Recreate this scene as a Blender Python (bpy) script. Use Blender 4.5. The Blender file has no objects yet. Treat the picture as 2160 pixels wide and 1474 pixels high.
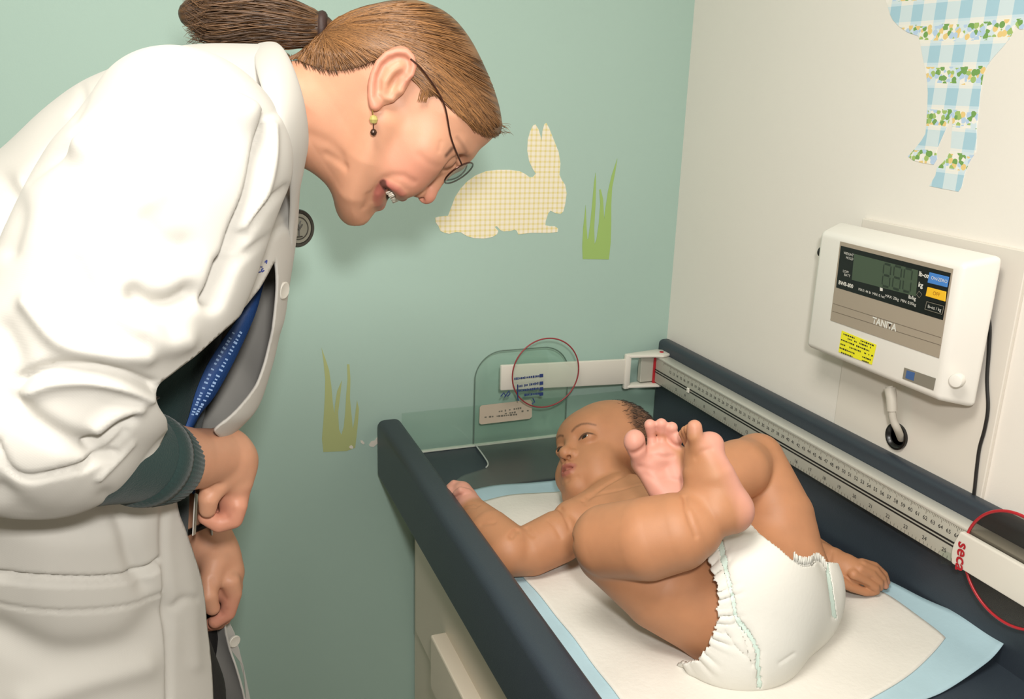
import bpy, bmesh, math, random
import numpy as np
from mathutils import Vector, Matrix
random.seed(7); rng = np.random.default_rng(11)
SC = bpy.context.scene
COL = SC.collection
PI = math.pi

# ------------------------------------------------------------------ camera geometry (metres, z up)
F_PX = 1900.0
CAM = np.array([0.0, 0.0, 1.55])
_Y = np.array([310-1080, -(155-737), -F_PX]); _Y = _Y/np.linalg.norm(_Y)
_Z = -np.array([870-1080, -(7200-737), -F_PX]); _Z = _Z/np.linalg.norm(_Z)
_Z = _Z-_Y*_Z.dot(_Y); _Z = _Z/np.linalg.norm(_Z)
_X = np.cross(_Y, _Z)
CM = np.array([_X, _Y, _Z])            # camera -> world rotation

def ray(px, py):
    return CM @ np.array([px-1080.0, -(py-737.0), -F_PX])

def at(px, py, x=None, y=None, z=None, d=None):
    """the point of the room seen at a pixel, on a given plane"""
    r = ray(px, py)
    if x is not None: t = (x-CAM[0])/r[0]
    elif y is not None: t = (y-CAM[1])/r[1]
    elif z is not None: t = (z-CAM[2])/r[2]
    else: t = d/F_PX
    return CAM+r*t

def project(P):
    v = (np.asarray(P, float)-CAM) @ CM
    w = -v[..., 2]
    return np.stack([1080+F_PX*v[..., 0]/w, 737-F_PX*v[..., 1]/w], -1)

# ------------------------------------------------------------------ tags
def tag(o, label=None, cat=None, group=None, kind=None):
    if label: o['label'] = label
    if cat: o['category'] = cat
    if group: o['group'] = group
    if kind: o['kind'] = kind
    return o

def empty(name, loc=(0, 0, 0), label=None, cat=None, group=None):
    o = bpy.data.objects.new(name, None); COL.objects.link(o)
    o.location = loc; o.empty_display_size = 0.05
    tag(o, label, cat, group)
    return o

def link(name, me, mat=None, parent=None, label=None, cat=None, group=None, kind=None, smooth=False):
    o = bpy.data.objects.new(name, me); COL.objects.link(o)
    if mat is not None:
        for m in (mat if isinstance(mat, (list, tuple)) else [mat]): me.materials.append(m)
    if parent is not None:
        o.parent = parent
        o.matrix_parent_inverse = Matrix.Identity(4)
        p = parent; off = Vector((0, 0, 0))
        while p is not None:
            off += Vector(p.location); p = p.parent
        me.transform(Matrix.Translation(-off))
    if smooth:
        me.polygons.foreach_set('use_smooth', [True]*len(me.polygons)); me.update()
    tag(o, label, cat, group, kind)
    return o

# ------------------------------------------------------------------ mesh builder
class MB:
    def __init__(s): s.bm = bmesh.new()
    def poly(s, pts, flip=False):
        vs = [s.bm.verts.new(tuple(p)) for p in (reversed(pts) if flip else pts)]
        return s.bm.faces.new(vs)
    def box(s, lo, hi, bevel=0.0, seg=3):
        b = bmesh.new()
        bmesh.ops.create_cube(b, size=1)
        for v in b.verts:
            v.co = Vector([(lo[i]+hi[i])/2+v.co[i]*(hi[i]-lo[i]) for i in range(3)])
        if bevel > 0:
            bmesh.ops.bevel(b, geom=list(b.edges), offset=bevel, segments=seg, profile=0.5, affect='EDGES')
        s.add(b)
    def add(s, b):
        m = bpy.data.meshes.new('t'); b.to_mesh(m); b.free(); s.bm.from_mesh(m); bpy.data.meshes.remove(m)
    def hull8(s, back, front, bevel=0.0, seg=3):
        """two quads (4 points each, same winding) joined as a solid"""
        b = bmesh.new()
        A = [b.verts.new(tuple(p)) for p in back]; B = [b.verts.new(tuple(p)) for p in front]
        b.faces.new(A[::-1]); b.faces.new(B)
        for i in range(4): b.faces.new([A[i], A[(i+1) % 4], B[(i+1) % 4], B[i]])
        bmesh.ops.recalc_face_normals(b, faces=b.faces)
        if bevel > 0:
            bmesh.ops.bevel(b, geom=list(b.edges), offset=bevel, segments=seg, profile=0.5, affect='EDGES')
        s.add(b)
    def prism(s, pts, off, bevel=0.0, seg=2):
        """planar outline pushed by the vector off"""
        b = bmesh.new()
        A = [b.verts.new(tuple(p)) for p in pts]
        f = b.faces.new(A)
        r = bmesh.ops.extrude_face_region(b, geom=[f])
        for v in [g for g in r['geom'] if isinstance(g, bmesh.types.BMVert)]: v.co += Vector(off)
        bmesh.ops.recalc_face_normals(b, faces=b.faces)
        if bevel > 0:
            bmesh.ops.bevel(b, geom=list(b.edges), offset=bevel, segments=seg, profile=0.5, affect='EDGES')
        s.add(b)
    def tube(s, path, r, n=10, cap=True):
        path = [np.asarray(p, float) for p in path]
        rr = r if hasattr(r, '__len__') else [r]*len(path)
        up = None; rings = []
        for i, p in enumerate(path):
            d = path[min(i+1, len(path)-1)]-path[max(i-1, 0)]
            d = d/(np.linalg.norm(d)+1e-12)
            if up is None:
                up = np.cross(d, [0.31, 0.2, 0.93]); up /= np.linalg.norm(up)
            up = up-d*up.dot(d); up /= np.linalg.norm(up)
            sd = np.cross(d, up)
            rings.append([s.bm.verts.new(tuple(p+rr[i]*(math.cos(a)*up+math.sin(a)*sd)))
                          for a in [2*PI*k/n for k in range(n)]])
        for A, B in zip(rings, rings[1:]):
            for k in range(n): s.bm.faces.new([A[k], A[(k+1) % n], B[(k+1) % n], B[k]])
        if cap:
            s.bm.faces.new(rings[0][::-1]); s.bm.faces.new(rings[-1])
    def lathe(s, o, axis, prof, n=32):
        """prof: list of (distance along the axis, radius)"""
        axis = np.asarray(axis, float); axis /= np.linalg.norm(axis)
        u = np.cross(axis, [0.3, 0.21, 0.9]); u /= np.linalg.norm(u); w = np.cross(axis, u)
        rings = []
        for h, r in prof:
            rings.append([s.bm.verts.new(tuple(np.asarray(o)+axis*h+r*(math.cos(2*PI*k/n)*u+math.sin(2*PI*k/n)*w))) for k in range(n)])
        for A, B in zip(rings, rings[1:]):
            for k in range(n): s.bm.faces.new([A[k], A[(k+1) % n], B[(k+1) % n], B[k]])
        s.bm.faces.new(rings[0][::-1]); s.bm.faces.new(rings[-1])
    def torus(s, c, axis, R, r, n=72, m=10):
        axis = np.asarray(axis, float); axis /= np.linalg.norm(axis)
        u = np.cross(axis, [0.3, 0.21, 0.9]); u /= np.linalg.norm(u); w = np.cross(axis, u)
        rings = []
        for k in range(n):
            a = 2*PI*k/n; rad = math.cos(a)*u+math.sin(a)*w
            rings.append([s.bm.verts.new(tuple(np.asarray(c)+rad*(R+r*math.cos(b))+axis*r*math.sin(b))) for b in [2*PI*j/m for j in range(m)]])
        for k in range(n):
            A, B = rings[k], rings[(k+1) % n]
            for j in range(m): s.bm.faces.new([A[j], A[(j+1) % m], B[(j+1) % m], B[j]])
    def build(s, name, mat, parent=None, smooth=False, **k):
        bmesh.ops.recalc_face_normals(s.bm, faces=s.bm.faces)
        me = bpy.data.meshes.new(name); s.bm.to_mesh(me); s.bm.free()
        o = link(name, me, mat, parent, **k)
        if smooth: smooth_by_angle(me, 40 if smooth is True else smooth)
        return o

def smooth_by_angle(me, deg):
    me.polygons.foreach_set('use_smooth', [True]*len(me.polygons))
    bm = bmesh.new(); bm.from_mesh(me)
    lim = math.radians(deg)
    for e in bm.edges:
        if len(e.link_faces) == 2 and e.calc_face_angle(0) > lim: e.smooth = False
    bm.to_mesh(me); bm.free(); me.update()

def spline(pts, n=8, closed=False):
    """Catmull-Rom through the points"""
    P = [np.asarray(p, float) for p in pts]; N = len(P); out = []
    for i in range(N if closed else N-1):
        if closed: a, b, c, d = P[i-1], P[i], P[(i+1) % N], P[(i+2) % N]
        else: a, b, c, d = P[max(i-1, 0)], P[i], P[i+1], P[min(i+2, N-1)]
        for k in range(n):
            t = k/n
            out.append(0.5*((2*b)+(c-a)*t+(2*a-5*b+4*c-d)*t*t+(3*b-a-3*c+d)*t**3))
    if not closed: out.append(P[-1])
    return out

def text_mesh(body, size, align='CENTER', bold=0.0, ext=0.0):
    cu = bpy.data.curves.new('t', 'FONT'); cu.body = body; cu.size = size
    cu.align_x = align; cu.align_y = 'CENTER'; cu.offset = bold; cu.resolution_u = 3; cu.extrude = ext
    o = bpy.data.objects.new('t', cu); COL.objects.link(o)
    dg = bpy.context.evaluated_depsgraph_get(); dg.update()
    me = bpy.data.meshes.new_from_object(o.evaluated_get(dg))
    bpy.data.objects.remove(o); bpy.data.curves.remove(cu)
    return me

def lettering(name, body, size, org, xd, yd, mat, parent, align='CENTER', bold=0.0, sx=1.0):
    me = text_mesh(body, size, align, bold)
    xd = Vector(xd).normalized(); yd = Vector(yd); yd = (yd-xd*yd.dot(xd)).normalized(); zd = xd.cross(yd)
    M = Matrix(((xd.x*sx, yd.x, zd.x, org[0]), (xd.y*sx, yd.y, zd.y, org[1]), (xd.z*sx, yd.z, zd.z, org[2]), (0, 0, 0, 1)))
    me.transform(M)
    return link(name, me, mat, parent)

# ------------------------------------------------------------------ materials
def new_mat(name):
    m = bpy.data.materials.new(name); m.use_nodes = True
    nt = m.node_tree; b = nt.nodes['Principled BSDF']
    return m, nt, b

def lin(c):
    """sRGB 0-255 to linear"""
    out = []
    for v in c[:3]:
        v /= 255.0
        out.append(v/12.92 if v <= 0.04045 else ((v+0.055)/1.055)**2.4)
    return (*out, 1.0)

def mat(name, c, rough=0.5, metal=0.0, noise=0.0, nscale=40, bump=0.0, bscale=300, spec=0.5, coat=0.0, sheen=0.0):
    m, nt, b = new_mat(name)
    b.inputs['Base Color'].default_value = lin(c)
    b.inputs['Roughness'].default_value = rough
    b.inputs['Metallic'].default_value = metal
    b.inputs['Specular IOR Level'].default_value = spec
    b.inputs['Coat Weight'].default_value = coat
    if sheen: b.inputs['Sheen Weight'].default_value = sheen
    if noise or bump:
        tc = nt.nodes.new('ShaderNodeTexCoord')
    if noise:
        n = nt.nodes.new('ShaderNodeTexNoise'); n.inputs['Scale'].default_value = nscale; n.inputs['Detail'].default_value = 4
        nt.links.new(tc.outputs['Object'], n.inputs['Vector'])
        mx = nt.nodes.new('ShaderNodeMix'); mx.data_type = 'RGBA'
        l = lin(c)
        mx.inputs['A'].default_value = tuple(v*(1-noise) for v in l[:3])+(1,)
        mx.inputs['B'].default_value = tuple(min(1, v*(1+noise)) for v in l[:3])+(1,)
        nt.links.new(n.outputs['Fac'], mx.inputs['Factor']); nt.links.new(mx.outputs['Result'], b.inputs['Base Color'])
    if bump:
        n2 = nt.nodes.new('ShaderNodeTexNoise'); n2.inputs['Scale'].default_value = bscale; n2.inputs['Detail'].default_value = 3
        nt.links.new(tc.outputs['Object'], n2.inputs['Vector'])
        bp = nt.nodes.new('ShaderNodeBump'); bp.inputs['Strength'].default_value = bump; bp.inputs['Distance'].default_value = 0.001
        nt.links.new(n2.outputs['Fac'], bp.inputs['Height']); nt.links.new(bp.outputs['Normal'], b.inputs['Normal'])
    return m

class NG:
    """tiny node-graph writer"""
    def __init__(s, m): s.nt = m.node_tree
    def val(s, v, sock):
        if isinstance(v, bpy.types.NodeSocket): s.nt.links.new(v, sock)
        else: sock.default_value = v
    def m(s, op, a, b=0.0, c=0.0):
        n = s.nt.nodes.new('ShaderNodeMath'); n.operation = op
        s.val(a, n.inputs[0]); s.val(b, n.inputs[1]); s.val(c, n.inputs[2]); return n.outputs[0]
    def mix(s, f, a, b):
        n = s.nt.nodes.new('ShaderNodeMix'); n.data_type = 'RGBA'
        s.val(f, n.inputs['Factor']); s.val(a, n.inputs['A']); s.val(b, n.inputs['B']); return n.outputs['Result']
    def obj(s):
        n = s.nt.nodes.new('ShaderNodeTexCoord'); x = s.nt.nodes.new('ShaderNodeSeparateXYZ')
        s.nt.links.new(n.outputs['Object'], x.inputs[0]); return n.outputs['Object'], x.outputs[0], x.outputs[1], x.outputs[2]
    def noise(s, vec, scale, detail=3):
        n = s.nt.nodes.new('ShaderNodeTexNoise'); s.nt.links.new(vec, n.inputs['Vector'])
        n.inputs['Scale'].default_value = scale; n.inputs['Detail'].default_value = detail; return n.outputs['Fac']
    def smooth(s, v, lo, hi):
        n = s.nt.nodes.new('ShaderNodeMapRange'); n.interpolation_type = 'SMOOTHSTEP'
        s.val(v, n.inputs[0]); n.inputs[1].default_value = lo; n.inputs[2].default_value = hi; return n.outputs[0]

# ------------------------------------------------------------------ implicit sculpting
def npv(*p): return np.array(p, np.float32)

class Sculpt:
    """a list of blended solids, meshed with surface nets on a block-sparse grid"""
    def __init__(s): s.ops = []
    def _add(s, fn, lo, hi, mode, k): s.ops.append((fn, np.asarray(lo, float), np.asarray(hi, float), mode, k))
    def cone(s, a, b, ra, rb, k=0.01, mode='+'):
        a = np.asarray(a, np.float32); b = np.asarray(b, np.float32); R = max(ra, rb)
        ba = b-a; l2 = float(ba @ ba)+1e-12
        def f(P):
            t = np.clip(((P-a) @ ba)/l2, 0, 1)
            return np.linalg.norm(P-a-t[..., None]*ba, axis=-1)-(ra+(rb-ra)*t)
        s._add(f, np.minimum(a, b)-R, np.maximum(a, b)+R, mode, k); return s
    def chain(s, pts, rad, k=0.01, mode='+'):
        """one tapered tube through several joints (blended inside as one solid)"""
        pts = [np.asarray(p, np.float32) for p in pts]
        rad = list(rad) if hasattr(rad, '__len__') else [rad]*len(pts)
        R = max(rad); A = np.array(pts)
        def f(P):
            d = None
            for i in range(len(pts)-1):
                a = pts[i]; ba = pts[i+1]-a; l2 = float(ba @ ba)+1e-12
                t = np.clip(((P-a) @ ba)/l2, 0, 1)
                e = np.linalg.norm(P-a-t[..., None]*ba, axis=-1)-(rad[i]+(rad[i+1]-rad[i])*t)
                d = e if d is None else np.minimum(d, e)
            return d
        s._add(f, A.min(0)-R, A.max(0)+R, mode, k); return s
    def ball(s, c, r, k=0.01, mode='+'):
        return s.cone(c, np.asarray(c)+1e-5, r, r, k, mode)
    def ell(s, c, r, R=None, k=0.01, mode='+'):
        """ellipsoid; R rows are its axes"""
        c = np.asarray(c, np.float32); r = np.asarray(r, np.float32)
        R = np.eye(3, dtype=np.float32) if R is None else np.asarray(R, np.float32)
        ext = np.sqrt(((R*r[:, None])**2).sum(0))
        def f(P):
            q = (P-c) @ R.T
            k0 = np.linalg.norm(q/r, axis=-1); k1 = np.linalg.norm(q/(r*r), axis=-1)
            return k0*(k0-1)/np.maximum(k1, 1e-6)
        s._add(f, c-ext, c+ext, mode, k); return s
    def fn(s, f, lo, hi, mode='+', k=0.01): s._add(f, lo, hi, mode, k); return s
    def groove(s, pts, w, dep):
        """press a soft crease (dep>0) or raise a ridge (dep<0) along a path"""
        A = np.array([np.asarray(p, np.float32) for p in pts])
        def f(P):
            d = None
            for i in range(len(A)-1):
                a = A[i]; ba = A[i+1]-a; l2 = float(ba @ ba)+1e-12
                t = np.clip(((P-a) @ ba)/l2, 0, 1)
                e = ((P-a-t[..., None]*ba)**2).sum(-1)
                d = e if d is None else np.minimum(d, e)
            return dep*np.exp(-d/(w*w))
        s._add(f, A.min(0)-3*w, A.max(0)+3*w, 'd', 0); return s
    def eval(s, P, lo=None, hi=None):
        """P (n, m, 3) points in n blocks with bounds lo/hi"""
        n = P.shape[0]; d = np.full(P.shape[:-1], 1.0, np.float32)
        for fn, a, b, mode, k in s.ops:
            if lo is None: idx = slice(None)
            else:
                pad = k+0.012 if mode != 'd' else 0
                ok = ((lo-pad) < b).all(1) & ((hi+pad) > a).all(1)
                idx = np.nonzero(ok)[0]
                if len(idx) == 0: continue
            e = fn(P[idx]).astype(np.float32); o = d[idx]
            if mode == '+':
                if k > 0:
                    h = np.clip(k-np.abs(o-e), 0, None)/k
                    d[idx] = np.minimum(o, e)-h*h*k*0.25
                else: d[idx] = np.minimum(o, e)
            elif mode == '-':
                if k > 0:
                    h = np.clip(k-np.abs(o+e), 0, None)/k
                    d[idx] = np.maximum(o, -e)+h*h*k*0.25
                else: d[idx] = np.maximum(o, -e)
            elif mode == '&':
                d[idx] = np.maximum(o, e)
            elif mode == 'd': d[idx] = o+e
        return d
    def points(s, P):
        P = np.asarray(P, np.float32)
        return s.eval(P[None])[0]
    def mesh(s, name, h, lo=None, hi=None, B=12):
        L = np.min([o[1] for o in s.ops if o[3] == '+'], 0)-3*h if lo is None else np.asarray(lo, float)
        H = np.max([o[2] for o in s.ops if o[3] == '+'], 0)+3*h if hi is None else np.asarray(hi, float)
        nb = np.ceil((H-L)/(h*B)).astype(int)
        G = nb*B+1
        D = np.full(G, 1.0, np.float32)
        bi = np.stack(np.meshgrid(*[np.arange(k) for k in nb], indexing='ij'), -1).reshape(-1, 3)
        lo_b = L+bi*h*B; hi_b = lo_b+h*B; cen = (lo_b+hi_b)/2
        # 8 sub-centres per block are a safe first look
        dc = s.eval(cen[:, None].astype(np.float32), lo_b, hi_b)[:, 0]
        diag = h*B*0.87
        act = np.abs(dc) < diag*1.35+0.006
        for j in np.nonzero(~act & (dc < 0))[0]:
            a = bi[j]*B
            D[a[0]:a[0]+B+1, a[1]:a[1]+B+1, a[2]:a[2]+B+1] = -1.0
        off = np.stack(np.meshgrid(*[np.arange(B+1)]*3, indexing='ij'), -1).reshape(-1, 3)
        ids = np.nonzero(act)[0]; CH = 300
        for q in range(0, len(ids), CH):
            w = ids[q:q+CH]
            P = (lo_b[w][:, None]+off[None]*h).astype(np.float32)
            d = s.eval(P, lo_b[w], hi_b[w]).reshape(-1, B+1, B+1, B+1)
            for j, k in enumerate(w):
                a = bi[k]*B
                D[a[0]:a[0]+B+1, a[1]:a[1]+B+1, a[2]:a[2]+B+1] = d[j]
        return nets(D, L, h, name)

def nets(D, L, h, name):
    N = np.array(D.shape)
    S = D < 0
    c = S[:-1, :-1, :-1].astype(np.int8)
    cnt = np.zeros(c.shape, np.int8)
    for i in (0, 1):
        for j in (0, 1):
            for k in (0, 1):
                cnt += S[i:N[0]-1+i, j:N[1]-1+j, k:N[2]-1+k]
    cell = (cnt > 0) & (cnt < 8)
    ci = np.argwhere(cell)
    vid = np.full(cell.shape, -1, np.int32); vid[tuple(ci.T)] = np.arange(len(ci))
    corner = {}
    for i in (0, 1):
        for j in (0, 1):
            for k in (0, 1): corner[(i, j, k)] = D[ci[:, 0]+i, ci[:, 1]+j, ci[:, 2]+k]
    acc = np.zeros((len(ci), 3)); num = np.zeros(len(ci))
    for a in corner:
        for ax in range(3):
            if a[ax]: continue
            b = list(a); b[ax] = 1; b = tuple(b)
            da, db = corner[a], corner[b]
            m = (da < 0) != (db < 0)
            t = np.where(m, da/np.where(m, da-db, 1), 0)
            p = np.array(a, float)[None].repeat(len(ci), 0); p[:, ax] = t
            acc += np.where(m[:, None], p, 0); num += m
    V = L+(ci+acc/num[:, None])*h
    quads = []
    for ax in range(3):
        sl0 = [slice(None)]*3; sl1 = [slice(None)]*3
        sl0[ax] = slice(0, -1); sl1[ax] = slice(1, None)
        A, Bq = S[tuple(sl0)], S[tuple(sl1)]
        e = np.argwhere(A != Bq)
        u, w = (ax+1) % 3, (ax+2) % 3
        ok = (e[:, u] > 0) & (e[:, w] > 0) & (e[:, u] < N[u]-1) & (e[:, w] < N[w]-1)
        e = e[ok]
        ins = A[tuple(e.T)]
        def g(du, dw):
            q = e.copy(); q[:, u] -= du; q[:, w] -= dw; return vid[tuple(q.T)]
        q = np.stack([g(1, 1), g(0, 1), g(0, 0), g(1, 0)], 1)
        q[~ins] = q[~ins][:, ::-1]
        quads.append(q)
    Q = np.concatenate(quads)
    Q = Q[(Q >= 0).all(1)]
    return V.astype(np.float32), Q

def quad_mesh(name, V, Q):
    me = bpy.data.meshes.new(name)
    me.vertices.add(len(V)); me.vertices.foreach_set('co', np.asarray(V, np.float32).ravel())
    me.loops.add(Q.size); me.loops.foreach_set('vertex_index', Q.astype(np.int32).ravel())
    me.polygons.add(len(Q)); me.polygons.foreach_set('loop_start', np.arange(len(Q), dtype=np.int32)*Q.shape[1])
    me.update(calc_edges=True); me.validate()
    me.polygons.foreach_set('use_smooth', [True]*len(me.polygons))
    return me

def join_vq(parts):
    Vs, Qs, n = [], [], 0
    for V, Q in parts:
        Vs.append(V); Qs.append(Q+n); n += len(V)
    return np.concatenate(Vs), np.concatenate(Qs)

def relax(V, Q, it=2, lam=0.5):
    """light Laplacian smoothing"""
    E = np.concatenate([Q[:, [0, 1]], Q[:, [1, 2]], Q[:, [2, 3]], Q[:, [3, 0]]])
    cnt = np.bincount(E.ravel(), minlength=len(V))[:, None]
    for _ in range(it):
        acc = np.zeros((len(V), 3))
        for a in range(3):
            acc[:, a] = np.bincount(E[:, 0], V[E[:, 1], a], len(V))+np.bincount(E[:, 1], V[E[:, 0], a], len(V))
        V = V+(acc/np.maximum(cnt, 1)-V)*lam
    return V.astype(np.float32)

def normals(V, Q):
    n = np.cross(V[Q[:, 2]]-V[Q[:, 0]], V[Q[:, 3]]-V[Q[:, 1]])
    N = np.zeros_like(V)
    for k in range(4):
        for a in range(3): N[:, a] += np.bincount(Q[:, k], n[:, a], len(V))
    return N/np.maximum(np.linalg.norm(N, axis=1, keepdims=True), 1e-12)

def seg2(p, poly):
    """distance from 2-D points to a 2-D polyline"""
    d = np.full(len(p), 1e9)
    for a, b in zip(poly, poly[1:]):
        a = np.asarray(a, float); ba = np.asarray(b, float)-a
        t = np.clip(((p-a) @ ba)/(ba @ ba+1e-9), 0, 1)
        d = np.minimum(d, np.linalg.norm(p-a-t[:, None]*ba, axis=1))
    return d

def inside2(p, poly):
    p = np.asarray(p); c = np.zeros(len(p), bool); n = len(poly)
    for i in range(n):
        x1, y1 = poly[i]; x2, y2 = poly[(i+1) % n]
        if y1 == y2: continue
        m = ((y1 > p[:, 1]) != (y2 > p[:, 1])) & (p[:, 0] < (x2-x1)*(p[:, 1]-y1)/(y2-y1)+x1)
        c ^= m
    return c

def vcolor(me, name, vals):
    at_ = me.attributes.new(name, 'FLOAT', 'POINT')
    at_.data.foreach_set('value', np.asarray(vals, np.float32))

def attr(g, name):
    n = g.nt.nodes.new('ShaderNodeAttribute'); n.attribute_name = name; return n.outputs['Fac']
# ================================================================== THE ROOM
YB, XR, XL, YF, ZC = 1.5, 0.93, -1.9, -1.9, 2.55

def wall_paint(name, c, c2=None):
    m, nt, b = new_mat(name); g = NG(m)
    v, x, y, z = g.obj()
    n = g.noise(v, 3.0, 3); n2 = g.noise(v, 420, 2)
    col = g.mix(n, lin([k*0.985 for k in c]), lin([min(255, k*1.012) for k in c]))
    nt.links.new(col, b.inputs['Base Color']); b.inputs['Roughness'].default_value = 0.62
    b.inputs['Specular IOR Level'].default_value = 0.3
    bp = nt.nodes.new('ShaderNodeBump'); bp.inputs['Strength'].default_value = 0.12; bp.inputs['Distance'].default_value = 0.001
    nt.links.new(n2, bp.inputs['Height']); nt.links.new(bp.outputs['Normal'], b.inputs['Normal'])
    return m
M_green = wall_paint('sage_wall_paint', (171, 197, 186))
M_cream = wall_paint('cream_wall_paint', (236, 230, 221))
M_ceil = mat('white_ceiling', (240, 239, 234), 0.8)

def slab(name, lo, hi, m):
    mb = MB(); mb.box(lo, hi); return mb.build(name, m, kind='structure')
W_back = slab('wall_back', (XL-.1, YB, 0), (XR, YB+.1, ZC), M_green)
slab('wall_right', (XR, YF-.1, 0), (XR+.1, YB+.1, ZC), M_cream)
slab('wall_left', (XL-.1, YF, 0), (XL, YB, ZC), M_cream)
slab('wall_front', (XL-.1, YF-.1, 0), (XR, YF, ZC), M_cream)
slab('ceiling', (XL-.1, YF-.1, ZC), (XR+.1, YB+.1, ZC+.1), M_ceil)
m_fl, nt, b = new_mat('speckled_vinyl_floor'); g = NG(m_fl); v, x, y, z = g.obj()
nt.links.new(g.mix(g.noise(v, 160, 2), lin((112, 104, 94)), lin((140, 132, 120))), b.inputs['Base Color']); b.inputs['Roughness'].default_value = 0.4
slab('floor', (XL-.1, YF-.1, -.1), (XR+.1, YB+.1, 0), m_fl)

# chips where the paint has come off the back wall
M_plaster = mat('bare_plaster', (226, 220, 208), 0.9, bump=0.3)
def chip(pts):
    mb = MB(); mb.prism([at(*p, y=YB-.0003) for p in pts], (0, -.0012, 0)); mb.build('paint_chip', M_plaster, W_back)
chip([(778, 938), (783, 930), (790, 929), (796, 921), (800, 925), (797, 934), (788, 942), (780, 941)])
chip([(760, 928), (765, 929), (769, 934), (766, 937), (761, 933)])
chip([(736, 942), (741, 938), (745, 942), (744, 946), (738, 945)])

# ------------------------------------------------------------------ wall stickers
def gingham(name, axis):
    m, nt, b = new_mat(name); g = NG(m); v, x, y, z = g.obj()
    u = x; per = 0.0092
    def stripe(c):
        f = g.m('FRACT', g.m('DIVIDE', c, per)); return g.smooth(g.m('ABSOLUTE', g.m('SUBTRACT', f, 0.5)), 0.16, 0.22)
    a, c = stripe(u), stripe(z)
    s = g.m('MULTIPLY', g.m('ADD', a, c), 0.5)
    base = g.mix(s, lin((230, 214, 146)), lin((246, 237, 218)))
    nt.links.new(base, b.inputs['Base Color']); b.inputs['Roughness'].default_value = 0.45
    return m
RAB = [(918, 459), (925, 457), (945, 455), (951, 439), (960, 415), (972, 397), (985, 383), (1003, 370), (1025, 361), (1050, 358), (1075, 358), (1096, 361), (1108, 367), (1117, 374), (1124, 373), (1130, 366), (1124, 357), (1116, 340), (1112, 318), (1113, 295), (1118, 277), (1124, 265), (1129, 262), (1136, 273), (1141, 291), (1142, 299), (1144, 277), (1148, 262), (1152, 259), (1158, 270), (1168, 295), (1178, 320), (1182, 345), (1180, 368), (1184, 378), (1192, 390), (1195, 408), (1192, 430), (1188, 446), (1182, 451), (1170, 449), (1161, 444), (1156, 450), (1151, 466), (1150, 475), (1160, 477), (1170, 477), (1177, 482), (1176, 489), (1160, 491), (1120, 491), (1093, 494), (1090, 487), (1086, 484), (1076, 487), (1062, 488), (1055, 485), (1048, 477), (1043, 478), (1051, 487), (1048, 494), (1038, 500), (1020, 503), (1000, 502), (985, 498), (972, 490), (962, 489), (948, 493), (938, 491), (929, 487), (925, 477), (919, 469)]
M_rab = gingham('yellow_gingham_vinyl', 0)
mb = MB(); mb.prism([at(*p, y=YB) for p in RAB], (0, -.0007, 0))
mb.build('rabbit_sticker', M_rab, label='pale yellow gingham rabbit sticker on the green wall', cat='wall sticker')
GR1 = [(1229, 546), (1228, 520), (1230, 480), (1233, 455), (1235, 432), (1236, 450), (1237, 480), (1239, 505), (1241, 502), (1245, 470), (1249, 430), (1253, 385), (1256, 364), (1257, 385), (1256, 430), (1253, 480), (1254, 515), (1258, 505), (1263, 470), (1266, 430), (1264, 400), (1267, 399), (1272, 420), (1274, 462), (1277, 440), (1282, 405), (1290, 370), (1302, 334), (1297, 365), (1291, 395), (1289, 430), (1289, 470), (1288, 510), (1284, 547)]
M_gr = mat('leaf_green_vinyl', (158, 190, 108), 0.45)
mb = MB(); mb.prism([at(*p, y=YB) for p in GR1], (0, -.0007, 0))
mb.build('grass_sticker', M_gr, label='green grass tuft sticker to the right of the yellow rabbit', cat='wall sticker', group='grass stickers on the green wall')
GR2 = [(682, 953), (679, 925), (682, 890), (685, 840), (686, 800), (682, 760), (678, 733), (686, 755), (694, 780), (699, 815), (702, 850), (705, 872), (707, 850), (711, 825), (721, 802), (718, 830), (713, 870), (715, 905), (720, 917), (725, 900), (728, 870), (730, 835), (733, 800), (732, 768), (737, 768), (739, 800), (738, 840), (742, 880), (744, 905), (747, 890), (751, 860), (753, 844), (757, 862), (755, 890), (752, 920), (749, 944), (730, 951)]
M_gr2 = mat('faded_green_vinyl', (176, 185, 128), 0.5)
mb = MB(); mb.prism([at(*p, y=YB) for p in GR2], (0, -.0007, 0))
mb.build('grass_sticker', M_gr2, label='faded olive grass tuft sticker left of the navy padded rail', cat='wall sticker', group='grass stickers on the green wall')

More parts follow.
